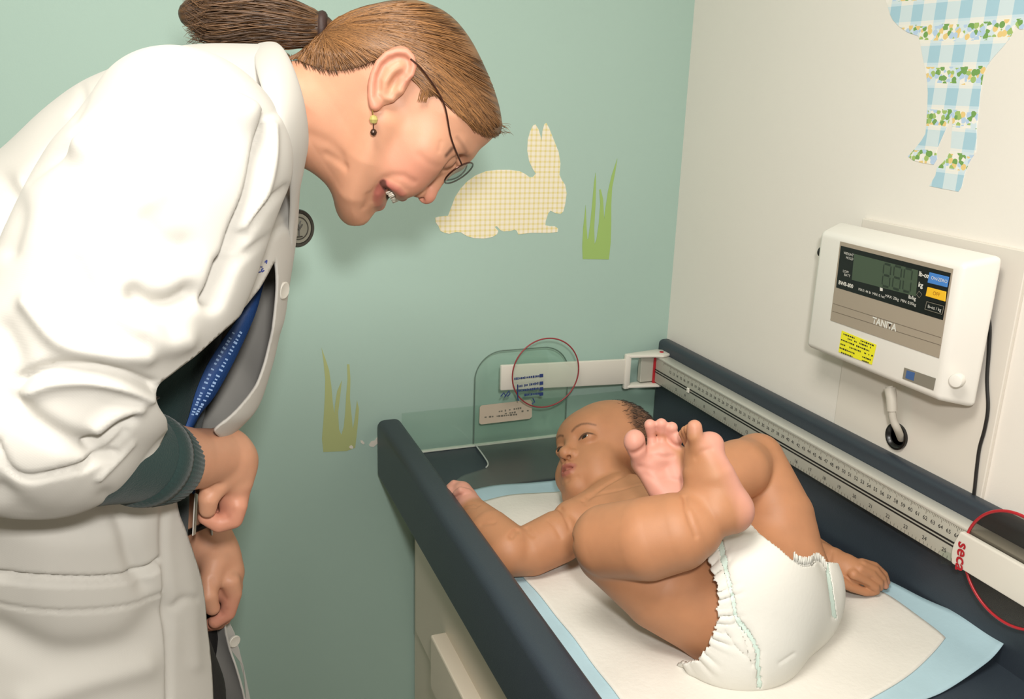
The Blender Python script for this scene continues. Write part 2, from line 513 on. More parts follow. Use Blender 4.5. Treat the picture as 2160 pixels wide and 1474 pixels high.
def chintz(name):
    """wide blue check bands alternating with bands of little flowers"""
    m, nt, b = new_mat(name); g = NG(m); v, x, y, z = g.obj()
    fz = g.m('FRACT', g.m('DIVIDE', g.m('SUBTRACT', z, 1.425), 0.0512))      # checks at the middle of each repeat, flowers at its ends
    off = g.m('ABSOLUTE', g.m('SUBTRACT', fz, 0.5))
    band = g.m('LESS_THAN', off, 0.26)
    edge = g.m('LESS_THAN', off, 0.20)
    fy = g.m('FRACT', g.m('ADD', g.m('DIVIDE', g.m('SUBTRACT', y, 1.0015), 0.0385), 0.5))
    chk = g.m('LESS_THAN', g.m('ABSOLUTE', g.m('SUBTRACT', fy, 0.5)), 0.235)
    pale = g.mix(chk, lin((214, 228, 232)), lin((172, 207, 222)))
    strip = g.mix(chk, lin((238, 236, 230)), lin((206, 226, 236)))
    blue = g.mix(edge, strip, pale)
    vo = nt.nodes.new('ShaderNodeTexVoronoi'); nt.links.new(v, vo.inputs['Vector']); vo.inputs['Scale'].default_value = 150
    sp = nt.nodes.new('ShaderNodeSeparateColor'); nt.links.new(vo.outputs['Color'], sp.inputs[0])
    leaf = g.mix(g.m('GREATER_THAN', sp.outputs[0], 0.5), lin((122, 166, 90)), lin((166, 194, 112)))
    flo = g.mix(g.m('GREATER_THAN', sp.outputs[1], 0.5), lin((188, 210, 236)), lin((238, 206, 136)))
    flo = g.mix(g.m('GREATER_THAN', sp.outputs[1], 0.82), flo, lin((246, 240, 232)))
    kind = g.mix(g.m('GREATER_THAN', sp.outputs[2], 0.46), leaf, flo)
    dot = g.m('LESS_THAN', vo.outputs['Distance'], 0.62)
    ground = g.mix(chk, lin((242, 238, 228)), lin((216, 230, 236)))
    mid = g.m('GREATER_THAN', off, g.m('ADD', 0.28, g.m('MULTIPLY', sp.outputs[0], 0.08)))
    fl = g.mix(g.m('MULTIPLY', dot, mid), ground, kind)
    nt.links.new(g.mix(band, fl, blue), b.inputs['Base Color']); b.inputs['Roughness'].default_value = 0.5
    return m
LAMB = [(1865, -10), (1873, 12), (1878, 30), (1884, 42), (1897, 56), (1915, 68), (1938, 76), (1941, 85), (1945, 110), (1950, 135), (1956, 165), (1958, 195), (1957, 225), (1955, 262), (1953, 282), (1944, 297), (1932, 312), (1916, 330), (1927, 338), (1948, 344), (1970, 347), (1977, 335), (1975, 320), (1979, 309), (1990, 284), (2000, 262), (2008, 240), (2010, 255), (2008, 285), (2006, 315), (2000, 330), (1990, 342), (1977, 354), (1974, 370), (1961, 392), (1985, 397), (2022, 404), (2028, 395), (2035, 365), (2046, 340), (2058, 322), (2060, 300), (2060, 270), (2064, 235), (2068, 195), (2075, 155), (2082, 140), (2095, 122), (2115, 100), (2130, 82), (2143, 55), (2152, 62), (2166, 60), (2180, 40), (2180, -10)]
mb = MB(); mb.prism([at(*p, x=XR) for p in LAMB], (-.0007, 0, 0))
mb.build('animal_sticker', chintz('blue_check_and_flower_vinyl'), label='blue checked floral animal sticker with two legs on the white wall', cat='wall sticker')

# ================================================================== CHANGING TABLE WITH PADDED SIDES
ZT = 0.900                                   # top of the pad
M_navy = mat('navy_vinyl', (50, 58, 67), 0.42, noise=0.05, nscale=25, bump=0.22, bscale=650, spec=0.45)
M_navy2 = mat('navy_vinyl_base', (58, 67, 76), 0.40, noise=0.05, nscale=25, bump=0.2, bscale=650, spec=0.45)
M_lam = mat('beige_laminate', (224, 211, 192), 0.45, noise=0.03, nscale=8)
M_lam2 = mat('beige_laminate_edge', (170, 158, 140), 0.5)
T = empty('changing_table', (.63, .9, 0), 'navy padded changing table with raised side rails under the baby', 'changing table')
mb = MB(); mb.box((.36, .02, ZT-.05), (.925, 1.492, ZT), .008, 3); mb.build('table_pad', M_navy2, T, smooth=True)
mb = MB(); mb.box((.335, -.02, at(803, 1022, x=.335)[2]), (.379, 1.487, .972), .013, 5); mb.build('side_rail', M_navy, T, smooth=50, label='low navy padded rail facing the doctor')
mb = MB(); mb.box((.903, .0, ZT-.04), (.9295, 1.492, 1.079), .010, 5); mb.build('side_rail', M_navy, T, smooth=50, label='taller navy padded rail against the white wall')
# cabinet under the table
CX = .407
mb = MB()
mb.box((CX, .06, .06), (.91, 1.49, ZT-.05), .002, 1)
cab = empty('base_cabinet', (.66, .8, 0), 'beige laminate cabinet below the navy padded table', 'cabinet')
mb.build('carcass', M_lam, cab)
mb = MB(); mb.box((CX-.020, .1, at(890, 1360, x=CX-.02)[2]), (CX, at(876, 1250, x=CX-.02)[1], ZT-.055), .002, 1); mb.build('upper_panel', M_lam, cab)
zt = at(908, 1338, x=CX-.045)[2]; yt = at(908, 1338, x=CX-.045)[1]
mb = MB(); mb.box((CX-.045, .1, zt-.10), (CX, yt, zt), .003, 2); mb.build('drawer', M_lam, cab)
mb = MB(); mb.box((CX+.02, .08, 0), (.9, 1.47, .06)); mb.build('plinth', M_lam2, cab)

# ------------------------------------------------------------------ measuring rod on the taller rail
def clear(name, tint=(232, 242, 236), rough=0.04, ior=1.45):
    """thin clear sheet: lets tinted light straight through, with a surface gloss"""
    m, nt, b = new_mat(name); out = [n for n in nt.nodes if n.type == 'OUTPUT_MATERIAL'][0]
    nt.nodes.remove(b)
    t = nt.nodes.new('ShaderNodeBsdfTransparent'); t.inputs[0].default_value = lin(tint)
    g = nt.nodes.new('ShaderNodeBsdfGlossy'); g.inputs['Roughness'].default_value = rough
    w_ = nt.nodes.new('ShaderNodeLayerWeight'); G_ = NG(m); k_ = (ior-1)/.45
    fac = G_.m('ADD', G_.m('MULTIPLY', G_.m('POWER', w_.outputs['Facing'], 4.0), .55*k_), .035*k_)
    x = nt.nodes.new('ShaderNodeMixShader')
    nt.links.new(fac, x.inputs[0]); nt.links.new(t.outputs[0], x.inputs[1]); nt.links.new(g.outputs[0], x.inputs[2])
    nt.links.new(x.outputs[0], out.inputs[0])
    return m
M_acr = clear('clear_acrylic', (250, 253, 251), 0.03, ior=1.42)
M_smoke = clear('tinted_acrylic', (212, 210, 206), 0.3, ior=1.5)
M_alu = mat('satin_aluminium_scale', (190, 188, 176), 0.42, metal=0.15)
M_alu2 = mat('aluminium_edge', (212, 210, 200), 0.35, metal=0.25)
M_wplas = mat('white_plastic', (228, 223, 212), 0.4)
M_red = mat('red_plastic', (176, 32, 42), 0.35)
M_black = mat('black_print', (28, 28, 28), 0.5)
M_grey = mat('grey_print', (120, 116, 104), 0.5)
M_blue = mat('blue_print', (44, 62, 118), 0.5)
R = empty('measuring_rod', (.885, 1.0, 1.03), 'silver measuring rod with red ends clipped to the tall navy rail', 'measuring rod')
YR0, YR1 = .30, 1.452
ZR0, ZR1 = 1.003, 1.052
mb = MB(); mb.box((.8795, YR0, ZR0), (.9025, YR1, ZR1), .0012, 2); mb.build('rod', M_alu, R, smooth=True)
mb = MB(); mb.box((.8785, YR0, ZR1-.0005), (.9028, YR1, ZR1+.0035), .0012, 2); mb.build('top_lip', M_alu2, R, smooth=True)
zs = ZR0+.0245
mb = MB(); mb.box((.8789, YR0, zs), (.8797, YR1, zs+.0022)); mb.box((.8789, YR0, zs-.0046), (.8797, YR1, zs-.0026)); mb.build('slot', M_black, R)
# centimetre marks and numbers
mb = MB(); y = YR1-.03; i = 0
while y > YR0:
    L = .0065 if i % 10 == 0 else (.005 if i % 5 == 0 else .0032)
    mb.box((.8790, y-.0002, ZR1-L), (.8794, y+.0002, ZR1-.0008)); y -= .0025; i += 1
y = YR1-.03
while y > YR0:
    mb.box((.8790, y-.0002, ZR0+.0005), (.8794, y+.0002, ZR0+.0052)); y -= .00635
o = mb.build('graduations', M_grey, R, kind='stuff')
parts = []
def stamp(body, size, y, z):
    me = text_mesh(body, size)
    M = Matrix(((0, 0, -1, .8790), (-1, 0, 0, y), (0, 1, 0, z), (0, 0, 0, 1)))
    me.transform(M); return me
bm = bmesh.new()
cmn = 12; y = YR1-.055
while y > YR0+.02:
    me = stamp(str(cmn), .0075, y, ZR1-.0125); bm.from_mesh(me); bpy.data.meshes.remove(me); y -= .0125; cmn += 1
n_in = 5; y = YR1-.08
while y > YR0+.02:
    me = stamp(str(n_in), .0075, y, ZR0+.010); bm.from_mesh(me); bpy.data.meshes.remove(me); y -= .0318; n_in += 1
me = bpy.data.meshes.new('scale_numbers'); bm.to_mesh(me); bm.free(); link('scale_numbers', me, M_black, R, kind='stuff')
# small clip in the slot
mb = MB(); p = at(1452, 822, x=.878); mb.box((.876, p[1]-.003, zs-.006), (.8795, p[1]+.004, zs+.003), .001, 1); mb.build('slot_clip', M_wplas, R)
# hinged end: red collar, grey block, white fork and arm turned across the table
mb = MB(); mb.box((.8765, YR1, ZR0-.003), (.8985, YR1+.006, ZR1+.006), .001, 1); mb.build('end_collar', M_red, R)
mb = MB()
e0, e1 = at(1357, 752, y=YR1+.015), at(1385, 800, y=YR1+.004)
mb.box((.850, YR1+.004, ZR0), (.897, YR1+.016, ZR1+.001), .001, 1); mb.build('hinge_block', M_alu, R)
ya = YR1+.004
def plate(pts, z, th):
    mb.prism([(p[0], p[1], z) for p in pts], (0, 0, th), .0012, 2)
mb = MB()
zc = ZR1+.004; zb = ZR0-.004
top = [at(1303, 746, z=zc+.004), at(1312, 750, z=zc+.004)]
plate([(.820, ya-.004), (.824, ya+.012), (.895, ya+.022), (.913, ya+.010), (.908, ya-.012), (.886, ya-.020), (.868, ya-.014)], zc, .005)
plate([(.820, ya-.004), (.824, ya+.012), (.895, ya+.022), (.905, ya+.010), (.900, ya-.010), (.884, ya-.016)], zb-.004, .005)
mb.box((.814, ya-.004, zb-.006), (.826, ya+.006, zc+.007), .0025, 2)
mb.build('hinge_fork', M_wplas, R, smooth=True)
mb = MB(); mb.lathe((.893, ya, zc+.005), (0, 0, 1), [(0, .004), (.0012, .004), (.0015, .003)], 20); mb.build('hinge_pin', M_red, R)
# arm (slightly tapering, its end a little turned towards the room)
AL, AR = at(1056, 797, y=1.43), .815
mb = MB()
mb.hull8([(AR, ya-.002, zb+.004), (AR, ya+.006, zb+.004), (AR, ya+.006, zc-.003), (AR, ya-.002, zc-.003)],
         [(AL[0], 1.428, AL[2]-.0235), (AL[0], 1.436, AL[2]-.0235), (AL[0], 1.436, AL[2]+.0235), (AL[0], 1.428, AL[2]+.0235)], .002, 2)
mb.build('measuring_arm', M_wplas, R, smooth=True, label='white arm swung out across the head end')
dc = at(1152, 787, y=1.424)
mb = MB(); mb.lathe((dc[0], 1.4255, dc[2]), (0, -1, 0), [(0, .0655), (.0015, .0655)], 64); d1 = mb.build('caliper_disc', M_acr, R, label='clear disc on the swung-out arm')
mb = MB(); mb.torus((dc[0], 1.4248, dc[2]), (0, 1, 0), .0655, .0013); mb.build('disc_rim', mat('dull_red_rim', (150, 58, 62), 0.4), d1, smooth=True)
# folded caliper nearest the camera
mb = MB()
A0 = at(2012, 1157, x=.868)
zt0, zt1 = at(2022, 1123, x=.868)[2], at(2003, 1186, x=.868)[2]
ye = A0[1]
out = [(.868, ye-.002, zt0), (.868, ye, zt0-.004)]
prof = spline([at(2025, 1121, x=.868), at(2012, 1145, x=.868), at(2006, 1168, x=.868), at(2007, 1188, x=.868)], 5)
pts = [tuple(p) for p in prof]+[(.868, .33, prof[-1][2]), (.868, .33, prof[0][2])]
mb.prism(pts, (.008, 0, 0), .0015, 2)
arm2 = mb.build('measuring_arm', M_wplas, R, smooth=True, label='white arm folded along the rod with red lettering')
ld = at(2030, 1152, x=.8674)-at(2024, 1196, x=.8674)
lettering('arm_lettering', 'seca', .0215, at(2028, 1175, x=.8674), -ld, (0, -1, 0.1), M_red, arm2, bold=.0005)
d2c = at(2131, 1200, x=.874)
mb = MB(); mb.lathe((.8765, d2c[1]-.002, d2c[2]), (-1, 0, 0), [(0, .0665), (.0015, .0665)], 64); d2 = mb.build('caliper_disc', M_smoke, R, label='smoky disc behind the folded arm')
mb = MB(); mb.torus((.8755, d2c[1]-.002, d2c[2]), (1, 0, 0), .0665, .0019); mb.build('disc_rim', M_red, d2, smooth=True)
mb = MB(); p = at(1985, 1185, x=.874); q = at(2006, 1192, x=.874)
mb.hull8([at(1983, 1157, x=.877), at(2010, 1168, x=.877), at(2006, 1192, x=.877), at(1984, 1188, x=.877)],
         [at(1983, 1157, x=.875), at(2010, 1168, x=.875), at(2006, 1192, x=.875), at(1984, 1188, x=.875)]); mb.build('cursor_window', M_acr, d2)

# ------------------------------------------------------------------ clear head plates standing at the wall end
H = empty('headboard', (.6, 1.46, ZT), 'low clear acrylic plate across the wall end of the table', 'acrylic plate')
ya = 1.478
mb = MB(); mb.box((.381, ya, ZT+.001), (.901, ya+.004, at(1000, 857, y=ya)[2]), .0006, 1); mb.build('back_plate', M_acr, H)
mb = MB(); mb.box((.381, ya-.003, ZT+.0005), (.901, ya+.006, ZT+.0035), .0005, 1); mb.build('bottom_edge', mat('bright_acrylic_edge', (214, 222, 208), 0.25), H)
S = empty('head_stop', (.6, 1.44, ZT), 'clear acrylic head stop with a rounded top and paper label', 'acrylic plate')
yb = 1.462
xl, xr = at(1002, 830, y=yb)[0], at(1197, 830, y=yb)[0]
ztp = at(1100, 737, y=yb)[2]; r = .052
out = [(xl, ZT+.012), (xl, ztp-r)]
out += [(xl+r-r*math.cos(a), ztp-r+r*math.sin(a)) for a in np.linspace(.1, PI/2, 12)]
out += [(xr-r+r*math.sin(a), ztp-r+r*math.cos(a)) for a in np.linspace(0, PI/2, 12)]
out += [(xr, ZT+.012)]
mb = MB(); mb.prism([(x, yb, z) for x, z in out], (0, .004, 0), .0008, 1); mb.build('upright_plate', M_acr, S)
mb = MB()
ed = [(xl, yb), (xl, yb+.004)]
th = .003
edge = [(xl, ZT+.012)]+out[1:-1]+[(xr, ZT+.012)]
for (x0, z0), (x1, z1) in zip(edge, edge[1:]):
    pass
mb.tube([(x, yb+.002, z) for x, z in edge], .0012, 6); mb.build('polished_edge', mat('grey_green_acrylic_edge', (106, 126, 116), 0.2), S, smooth=True)
foot = [at(1003, 938, z=ZT+.004), at(1012, 950, z=ZT+.004), at(1022, 964, z=ZT+.004), at(1029, 976, z=ZT+.004), at(1027, 984, z=ZT+.004), at(1015, 990, z=ZT+.004), at(995, 996, z=ZT+.004), at(975, 1003, z=ZT+.004), at(962, 1014, z=ZT+.004), at(960, 1035, z=ZT+.004)]
foot = spline(foot, 5)
fx = [tuple(p) for p in foot]
mir = [(xl+xr-p[0], p[1], p[2]) for p in fx][::-1]
mb = MB(); mb.prism(fx+mir, (0, 0, -.0028), .0005, 1); mb.build('foot_plate', clear('satin_acrylic', (252, 252, 250), .35, ior=1.75), S)
mb = MB(); mb.tube(fx[:22], .0014, 6); mb.build('polished_edge', mat('bright_foot_edge', (206, 212, 206), 0.2), S, smooth=True)
# label and printing on the upright
M_paper = mat('aged_paper', (205, 190, 170), 0.7)
LB = [(1012, 859), (1016, 855), (1118, 843), (1122, 847), (1122, 879), (1117, 883), (1015, 895), (1011, 892)]
mb = MB(); mb.prism([at(*p, y=yb-.0006) for p in LB], (0, .0004, 0)); lab = mb.build('paper_label', M_paper, S)
def scribble(name, px0, px1, rows, h, mt, parent, plane, w=(2.2, 5), gap=1.2, seed=1, dens=.8, th=.0002):
    """rows of illegible small print between two pixel corners"""
    rr = random.Random(seed); mb = MB()
    (xa, ya_), (xb, yb_) = px0, px1
    for (r0, r1) in rows:
        u = r0[0]
        while u < r1[0]:
            ww = rr.uniform(*w)
            if rr.random() < dens:
                t = (u-r0[0])/(r1[0]-r0[0]); t2 = min(1, (u+ww-r0[0])/(r1[0]-r0[0]))
                y0 = r0[1]+(r1[1]-r0[1])*t; y1 = r0[1]+(r1[1]-r0[1])*t2; hh = h*rr.uniform(.6, 1.0)
                q = [at(u, y0-hh/2, **plane), at(u+ww, y1-hh/2, **plane), at(u+ww, y1+hh/2, **plane), at(u, y0+hh/2, **plane)]
                mb.poly(q)
            u += ww+gap
    return mb.build(name, mt, parent)
scribble('label_print', (0, 0), (0, 0), [((1052, 868), (1108, 859)), ((1060, 873), (1112, 866)), ((1022, 880), (1090, 874))], 4, M_grey, lab, dict(y=yb-.0008), seed=3)
pl = dict(y=1.4222)
scribble('maker_print', (0, 0), (0, 0), [((1085, 799), (1136, 793)), ((1092, 815), (1136, 808)), ((1094, 824), (1136, 819)), ((1106, 833), (1136, 830))], 5.5, M_blue, S, pl, w=(1.5, 3.5), gap=.9, seed=5, dens=.95)
mb = MB()
for (px, py) in [(1138, 789), (1138, 805), (1138, 817), (1138, 828)]:
    mb.poly([at(px, py, **pl), at(px+8, py-1, **pl), at(px+8, py+6, **pl), at(px, py+7, **pl)])
mb.build('maker_mark', M_blue, S)
mb = MB()
for a in [[(1056, 836), (1063, 828), (1066, 834)], [(1064, 838), (1074, 824), (1076, 830), (1070, 836)], [(1092, 811), (1092, 836), (1093, 845)], [(1124, 840), (1128, 848), (1122, 852)]]:
    mb = MB(); mb.tube([at(*p, y=1.4225) for p in a], .0011, 6); mb.build('pen_mark', M_blue, S)

# ================================================================== DIGITAL SCALE DISPLAY
M_shell = mat('white_abs', (236, 232, 224), 0.36)
M_back = mat('grey_abs_back', (120, 112, 104), 0.5)
M_taupe = mat('taupe_faceplate', (166, 153, 136), 0.42)
M_face = mat('black_faceplate', (18, 18, 18), 0.25)
M_lcd = mat('lcd_glass', (70, 84, 66), 0.16)
M_seg = mat('lcd_segment', (44, 54, 44), 0.3)
M_wprint = mat('white_print', (224, 222, 214), 0.5)
M_dgrey = mat('charcoal_rubber', (34, 33, 32), 0.5)
M_cable = mat('grey_cable', (200, 194, 182), 0.5)
D = empty('scale_display', (.9, .89, 1.28), 'white digital scale display with a black screen on the white wall', 'scale display')
def q4(x, y0, y1, z0, z1): return [(x, y0, z0), (x, y1, z0), (x, y1, z1), (x, y0, z1)]
mb = MB()
mb.hull8(q4(.910, .752, 1.030, 1.190, 1.379), q4(.869, .774, 1.022, 1.197, 1.366), .0075, 4)
mb.build('housing', M_shell, D, smooth=55)
mb = MB(); mb.hull8([(.9285, .80, 1.235), (.9285, 1.0, 1.235), (.9285, 1.0, 1.36), (.9285, .80, 1.36)], [(.909, .757, 1.195), (.909, 1.025, 1.195), (.909, 1.025, 1.374), (.909, .757, 1.374)], .002, 1)
mb.build('back_shell', M_back, D, smooth=True)
XF = .8684
def F(px, py, dx=0.0): return at(px, py, x=XF-dx)
TL, TR, BRc, BLc = (1773, 509), (2011, 567), (1981, 755), (1752, 675)
mb = MB(); mb.prism([F(*p) for p in (TL, TR, BRc, BLc)], (-.0006, 0, 0)); mb.build('faceplate', M_taupe, D)
B4 = [(1774, 518), (2006, 576), (1989, 675), (1764, 606)]
mb = MB(); mb.prism([F(*p, .0006) for p in B4], (-.0004, 0, 0)); fp = mb.build('black_panel', M_face, D)
L4 = [(1802, 535), (1937, 570), (1932, 625), (1797, 590)]
mb = MB(); mb.prism([F(*p, .0010) for p in L4], (-.0003, 0, 0)); lcd = mb.build('display_screen', M_lcd, D)
# seven-segment digits 8.8.0
def seg_digit(mb, c, ex, ez, segs, w=.16):
    c = np.array(c, float)
    P = {'a': ((-.4, .8), (.4, .8)), 'g': ((-.4, 0), (.4, 0)), 'd': ((-.4, -.8), (.4, -.8)),
         'f': ((-.5, .1), (-.5, .72)), 'b': ((.5, .1), (.5, .72)), 'e': ((-.5, -.72), (-.5, -.1)), 'c': ((.5, -.72), (.5, -.1))}
    for s in segs:
        (a, b_), (c2, d_) = P[s]
        if b_ == d_: q = [(a, b_-w/2), (c2, d_-w/2), (c2, d_+w/2), (a, b_+w/2)]
        else: q = [(a-w/2, b_), (a+w/2, b_), (c2+w/2, d_), (c2-w/2, d_)]
        mb.poly([c+np.array(ex)*u+np.array(ez)*v_ for u, v_ in q])
ex = F(1937, 570)-F(1802, 535); ex = ex/np.linalg.norm(ex); ez = F(1802, 535)-F(1797, 590); ez = ez/np.linalg.norm(ez)
mb = MB()
for px, py, sg in [(1870, 581, 'abcdefg'), (1892, 586, 'abcdefg'), (1914, 591, 'abcdef')]:
    seg_digit(mb, F(px, py, .00135), ex*.0125, ez*.0178, sg)
mb.build('display_digits', M_seg, lcd)
yd_ = ez
def T_(name, s, size, px, py, mt, parent, dx=.0013, al='CENTER', bold=0.0, sx=1.0):
    return lettering(name, s, size, F(px, py, dx), ex, yd_, mt, parent, al, bold, sx)
T_('panel_lettering', 'WEIGHT', .0050, 1790, 536, M_wprint, fp); T_('panel_lettering', 'HOLD', .0050, 1792, 545, M_wprint, fp)
T_('panel_lettering', 'LOW', .0048, 1784, 573, M_wprint, fp); T_('panel_lettering', 'BATT', .0048, 1787, 581, M_wprint, fp)
T_('panel_lettering', 'BWB-800', .0072, 1784, 600, M_wprint, fp, bold=.0002)
T_('panel_lettering', 'MAX: 44 lb  MIN: 0.1oz', .0050, 1838, 618, M_wprint, fp); T_('panel_lettering', 'MAX: 20kg  MIN: 0.05kg', .0052, 1899, 633, M_wprint, fp)
T_('panel_lettering', 'lb-oz', .0082, 1949, 580, M_wprint, fp, bold=.0002); T_('panel_lettering', 'kg', .0082, 1942, 601, M_wprint, fp, bold=.0002)
T_('panel_lettering', 'lb/kg', .0065, 1924, 628, M_wprint, fp, bold=.0001)
mb = MB()
for (px, py) in [(1859, 611)]: mb.poly([F(px-3, py-5, .0012), F(px+3, py-3, .0012), F(px+3, py+3, .0012), F(px-3, py+2, .0012)])
mb.build('panel_mark', M_wprint, fp)
mb = MB(); mb.torus(F(1939, 621, .0012), (1, 0, 0), .0042, .0004, 4, 6); mb.build('panel_mark', M_grey, fp)
def btn(name, px4, mt, label, hgt=.0016):
    mb = MB(); mb.prism([F(*p, .0010) for p in px4], (-hgt, 0, 0), .0004, 1); return mb.build(name, mt, D, label=label)
b1 = btn('button', [(1962, 574), (2003, 584), (1999, 606), (1958, 596)], mat('blue_button', (70, 130, 205), 0.4), 'blue power button')
b2 = btn('button', [(1958, 605), (1997, 615), (1995, 636), (1954, 624)], mat('yellow_button', (244, 190, 40), 0.4), 'yellow off button')
T_('button_lettering', 'ON/ZERO', .0056, 1981, 590, M_wprint, b1, .0029); T_('button_lettering', 'OFF', .0062, 1975, 620, mat('amber_print', (170, 110, 20), 0.5), b2, .0029)
b3 = btn('button', [(1954, 635), (1992, 645), (1988, 664), (1950, 653)], M_face, 'black unit button outlined in grey')
mb = MB()
qq = [F(1955, 636, .003), F(1991, 646, .003), F(1987, 663, .003), F(1951, 652, .003)]
for a, b_ in zip(qq, qq[1:]+qq[:1]): mb.tube([a, b_], .0004, 5)
mb.build('button_outline', M_grey, b3)
T_('button_lettering', 'lb-oz / kg', .0056, 1971, 650, M_wprint, b3, .0030)
T_('brand_lettering', 'TANITA', .0125, 1865, 684, M_wprint, D, .0010, bold=.0004, sx=.95)
mb = MB()
for (a, b_) in [((1758, 640), (1985, 712)), ((1756, 656), (1984, 728))]:
    p, q = F(*a, .0007), F(*b_, .0007); mb.tube([p, q], .00035, 5)
mb.build('faceplate_groove', mat('dark_taupe', (118, 107, 94), 0.5), D)
mb = MB(); mb.prism([F(*p) for p in [(1776, 697), (1849, 727), (1839, 769), (1769, 742)]], (-.0004, 0, 0)); ys = mb.build('inspection_sticker', mat('yellow_paper', (240, 234, 40), 0.6), D)
scribble('sticker_print', (0, 0), (0, 0), [((1779, 704), (1843, 729)), ((1788, 714), (1836, 733)), ((1774, 716), (1838, 742)), ((1773, 725), (1838, 750)), ((1771, 733), (1836, 759)), ((1774, 743), (1832, 765))], 3.6, M_dgrey, ys, dict(x=XF-.0008), w=(1.5, 4), gap=1.1, seed=9, dens=.72)
mb = MB(); mb.prism([F(*p) for p in [(1908, 775), (1974, 798), (1969, 823), (1904, 798)]], (-.0004, 0, 0)); gs = mb.build('asset_sticker', mat('grey_sticker', (132, 126, 114), 0.5), D)
mb = MB(); mb.prism([F(*p, .0005) for p in [(1913, 781), (1930, 786), (1927, 803), (1910, 797)]], (-.0003, 0, 0), 0); mb.build('sticker_logo', mat('logo_blue', (66, 98, 150), 0.5), gs)
kb = at(2017, 802, x=.872); mb = MB(); mb.lathe((.874, kb[1], kb[2]), (-1, -.35, 0), [(-.004, .0082), (.004, .0082), (.006, .0074), (.0066, .005)], 28); mb.build('mounting_knob', M_shell, D, smooth=True)
mb = MB(); kp = at(1738, 532, x=.893); mb.lathe((.893, 1.026, kp[2]), (0, 1, 0), [(0, .006), (.004, .006), (.0045, .004), (.012, .0055), (.013, .007), (.016, .0075)], 20); mb.build('side_switch', M_dgrey, D, smooth=True)
for z_ in (1.236, 1.204):
    mb = MB(); mb.tube([(.8915, .765, z_), (.8775, .770, z_)], .0005, 6); mb.build('housing_seam', M_grey, D)
# flat board behind the display
BY0, BY1 = at(2120, 800, x=XR-.004)[1], at(1768, 840, x=XR-.004)[1]
mb = MB(); mb.box((XR-.006, BY0, 1.02), (XR, BY1, at(2000, 497, x=XR-.006)[2]), .001, 1)
mb.build('wall_board', mat('white_board', (226, 219, 208), 0.5), label='white board fixed to the wall behind the scale display', cat='wall board')
# cables
CB = empty('data_cable', (.91, .88, 1.15), 'pale grey cable running from the scale display into a black wall grommet', 'cable')
pth = spline([at(1876, 815, x=.895), at(1880, 835, x=.895), at(1881, 860, x=.895), at(1884, 885, x=.898), at(1893, 905, x=.905), at(1901, 925, x=.925)], 8)
mb = MB(); mb.tube(pth, .0050, 12); mb.build('cord', M_cable, CB, smooth=True)
mb = MB(); mb.tube([pth[2], pth[9], pth[18]], [.0075, .0072, .0066], 14); mb.build('strain_relief', M_cable, CB, smooth=True)
gr = at(1892, 920, x=XR-.007)
mb = MB(); mb.lathe((XR, gr[1], gr[2]), (-1, 0, 0), [(0, .0185), (.010, .0185), (.0105, .016), (.008, .013), (.006, .012)], 32); mb.build('wall_grommet', mat('glossy_black_rubber', (22, 21, 20), 0.3), label='round black rubber grommet in the board under the display', cat='grommet', smooth=True)
pc = spline([at(2083, 655, x=.915), at(2088, 690, x=.917), at(2086, 740, x=.920), at(2082, 800, x=.921), at(2084, 860, x=.921), at(2077, 905, x=.921), at(2066, 945, x=.921), at(2060, 990, x=.921), at(2056, 1030, x=.920)], 6)
pc.append(np.array([.922, pc[-1][1], 1.06]))
mb = MB(); mb.tube(pc, .0021, 8); mb.build('power_cord', M_dgrey, label='thin black power cord hanging down the white wall behind the display', cat='cord', smooth=True)
# ================================================================== UNDERPAD
ZP = ZT+.004
def pad_pt(u, v):
    """u 0..1 left to right, v 0..1 front to back"""
    x0 = .407; x1 = .893+.010*max(0, 1-v*3)
    y0 = .612+.04*u**3; y1 = 1.287
    x = x0+(x1-x0)*u+.006*math.sin(9*v+1)*u*(1-v)
    y = y0+(y1-y0)*v+.006*math.sin(9*u)*(v > .5)
    lift = .018*max(0, (u-.75)/.25)**1.6*max(0, 1-v*2.4)**1.2+.010*max(0, (u-.93)/.07)**2*max(0, 1-v*1.4)
    rip = .0022*math.sin(23*u+7*v)*math.sin(11*v+3*u)+.0016*math.sin(41*v-9*u)
    return (x, y, ZP+max(-.0015, rip*.6)+lift)
def pad_piece(name, fu, dz, mt, parent, th, NU=90, NV=110):
    V = np.array([np.array(pad_pt(*fu(i/NU, j/NV)))+(0, 0, dz) for j in range(NV+1) for i in range(NU+1)])
    k = np.arange((NU+1)*(NV+1)).reshape(NV+1, NU+1)
    Q = np.stack([k[:-1, :-1], k[:-1, 1:], k[1:, 1:], k[1:, :-1]], -1).reshape(-1, 4)
    o = link(name, quad_mesh(name, V, Q), mt, parent)
    md = o.modifiers.new('thick', 'SOLIDIFY'); md.thickness = th; md.offset = 1
    return o
M_padw = mat('quilted_white_pad', (222, 218, 209), 0.85, noise=0.025, nscale=60, bump=0.5, bscale=140)
M_padb = mat('pale_blue_backing', (172, 200, 210), 0.6, noise=0.04, nscale=40, bump=0.2, bscale=200)
U = empty('underpad', (.63, .95, ZT), 'white disposable underpad with pale blue border beneath the baby', 'underpad')
pad_piece('backing_sheet', lambda u, v: (u, v), 0, M_padb, U, .0010)
def inner(s, t):
    u0 = .045+.010*math.sin(5*t); u1 = .948-.03*max(0, 1-t*5)**2
    v0 = .012+.075*s**2.4; v1 = .925+.012*math.sin(7*s)
    return u0+(u1-u0)*s, v0+(v1-v0)*t
pad_piece('absorbent_pad', inner, .0011, M_padw, U, .0022)
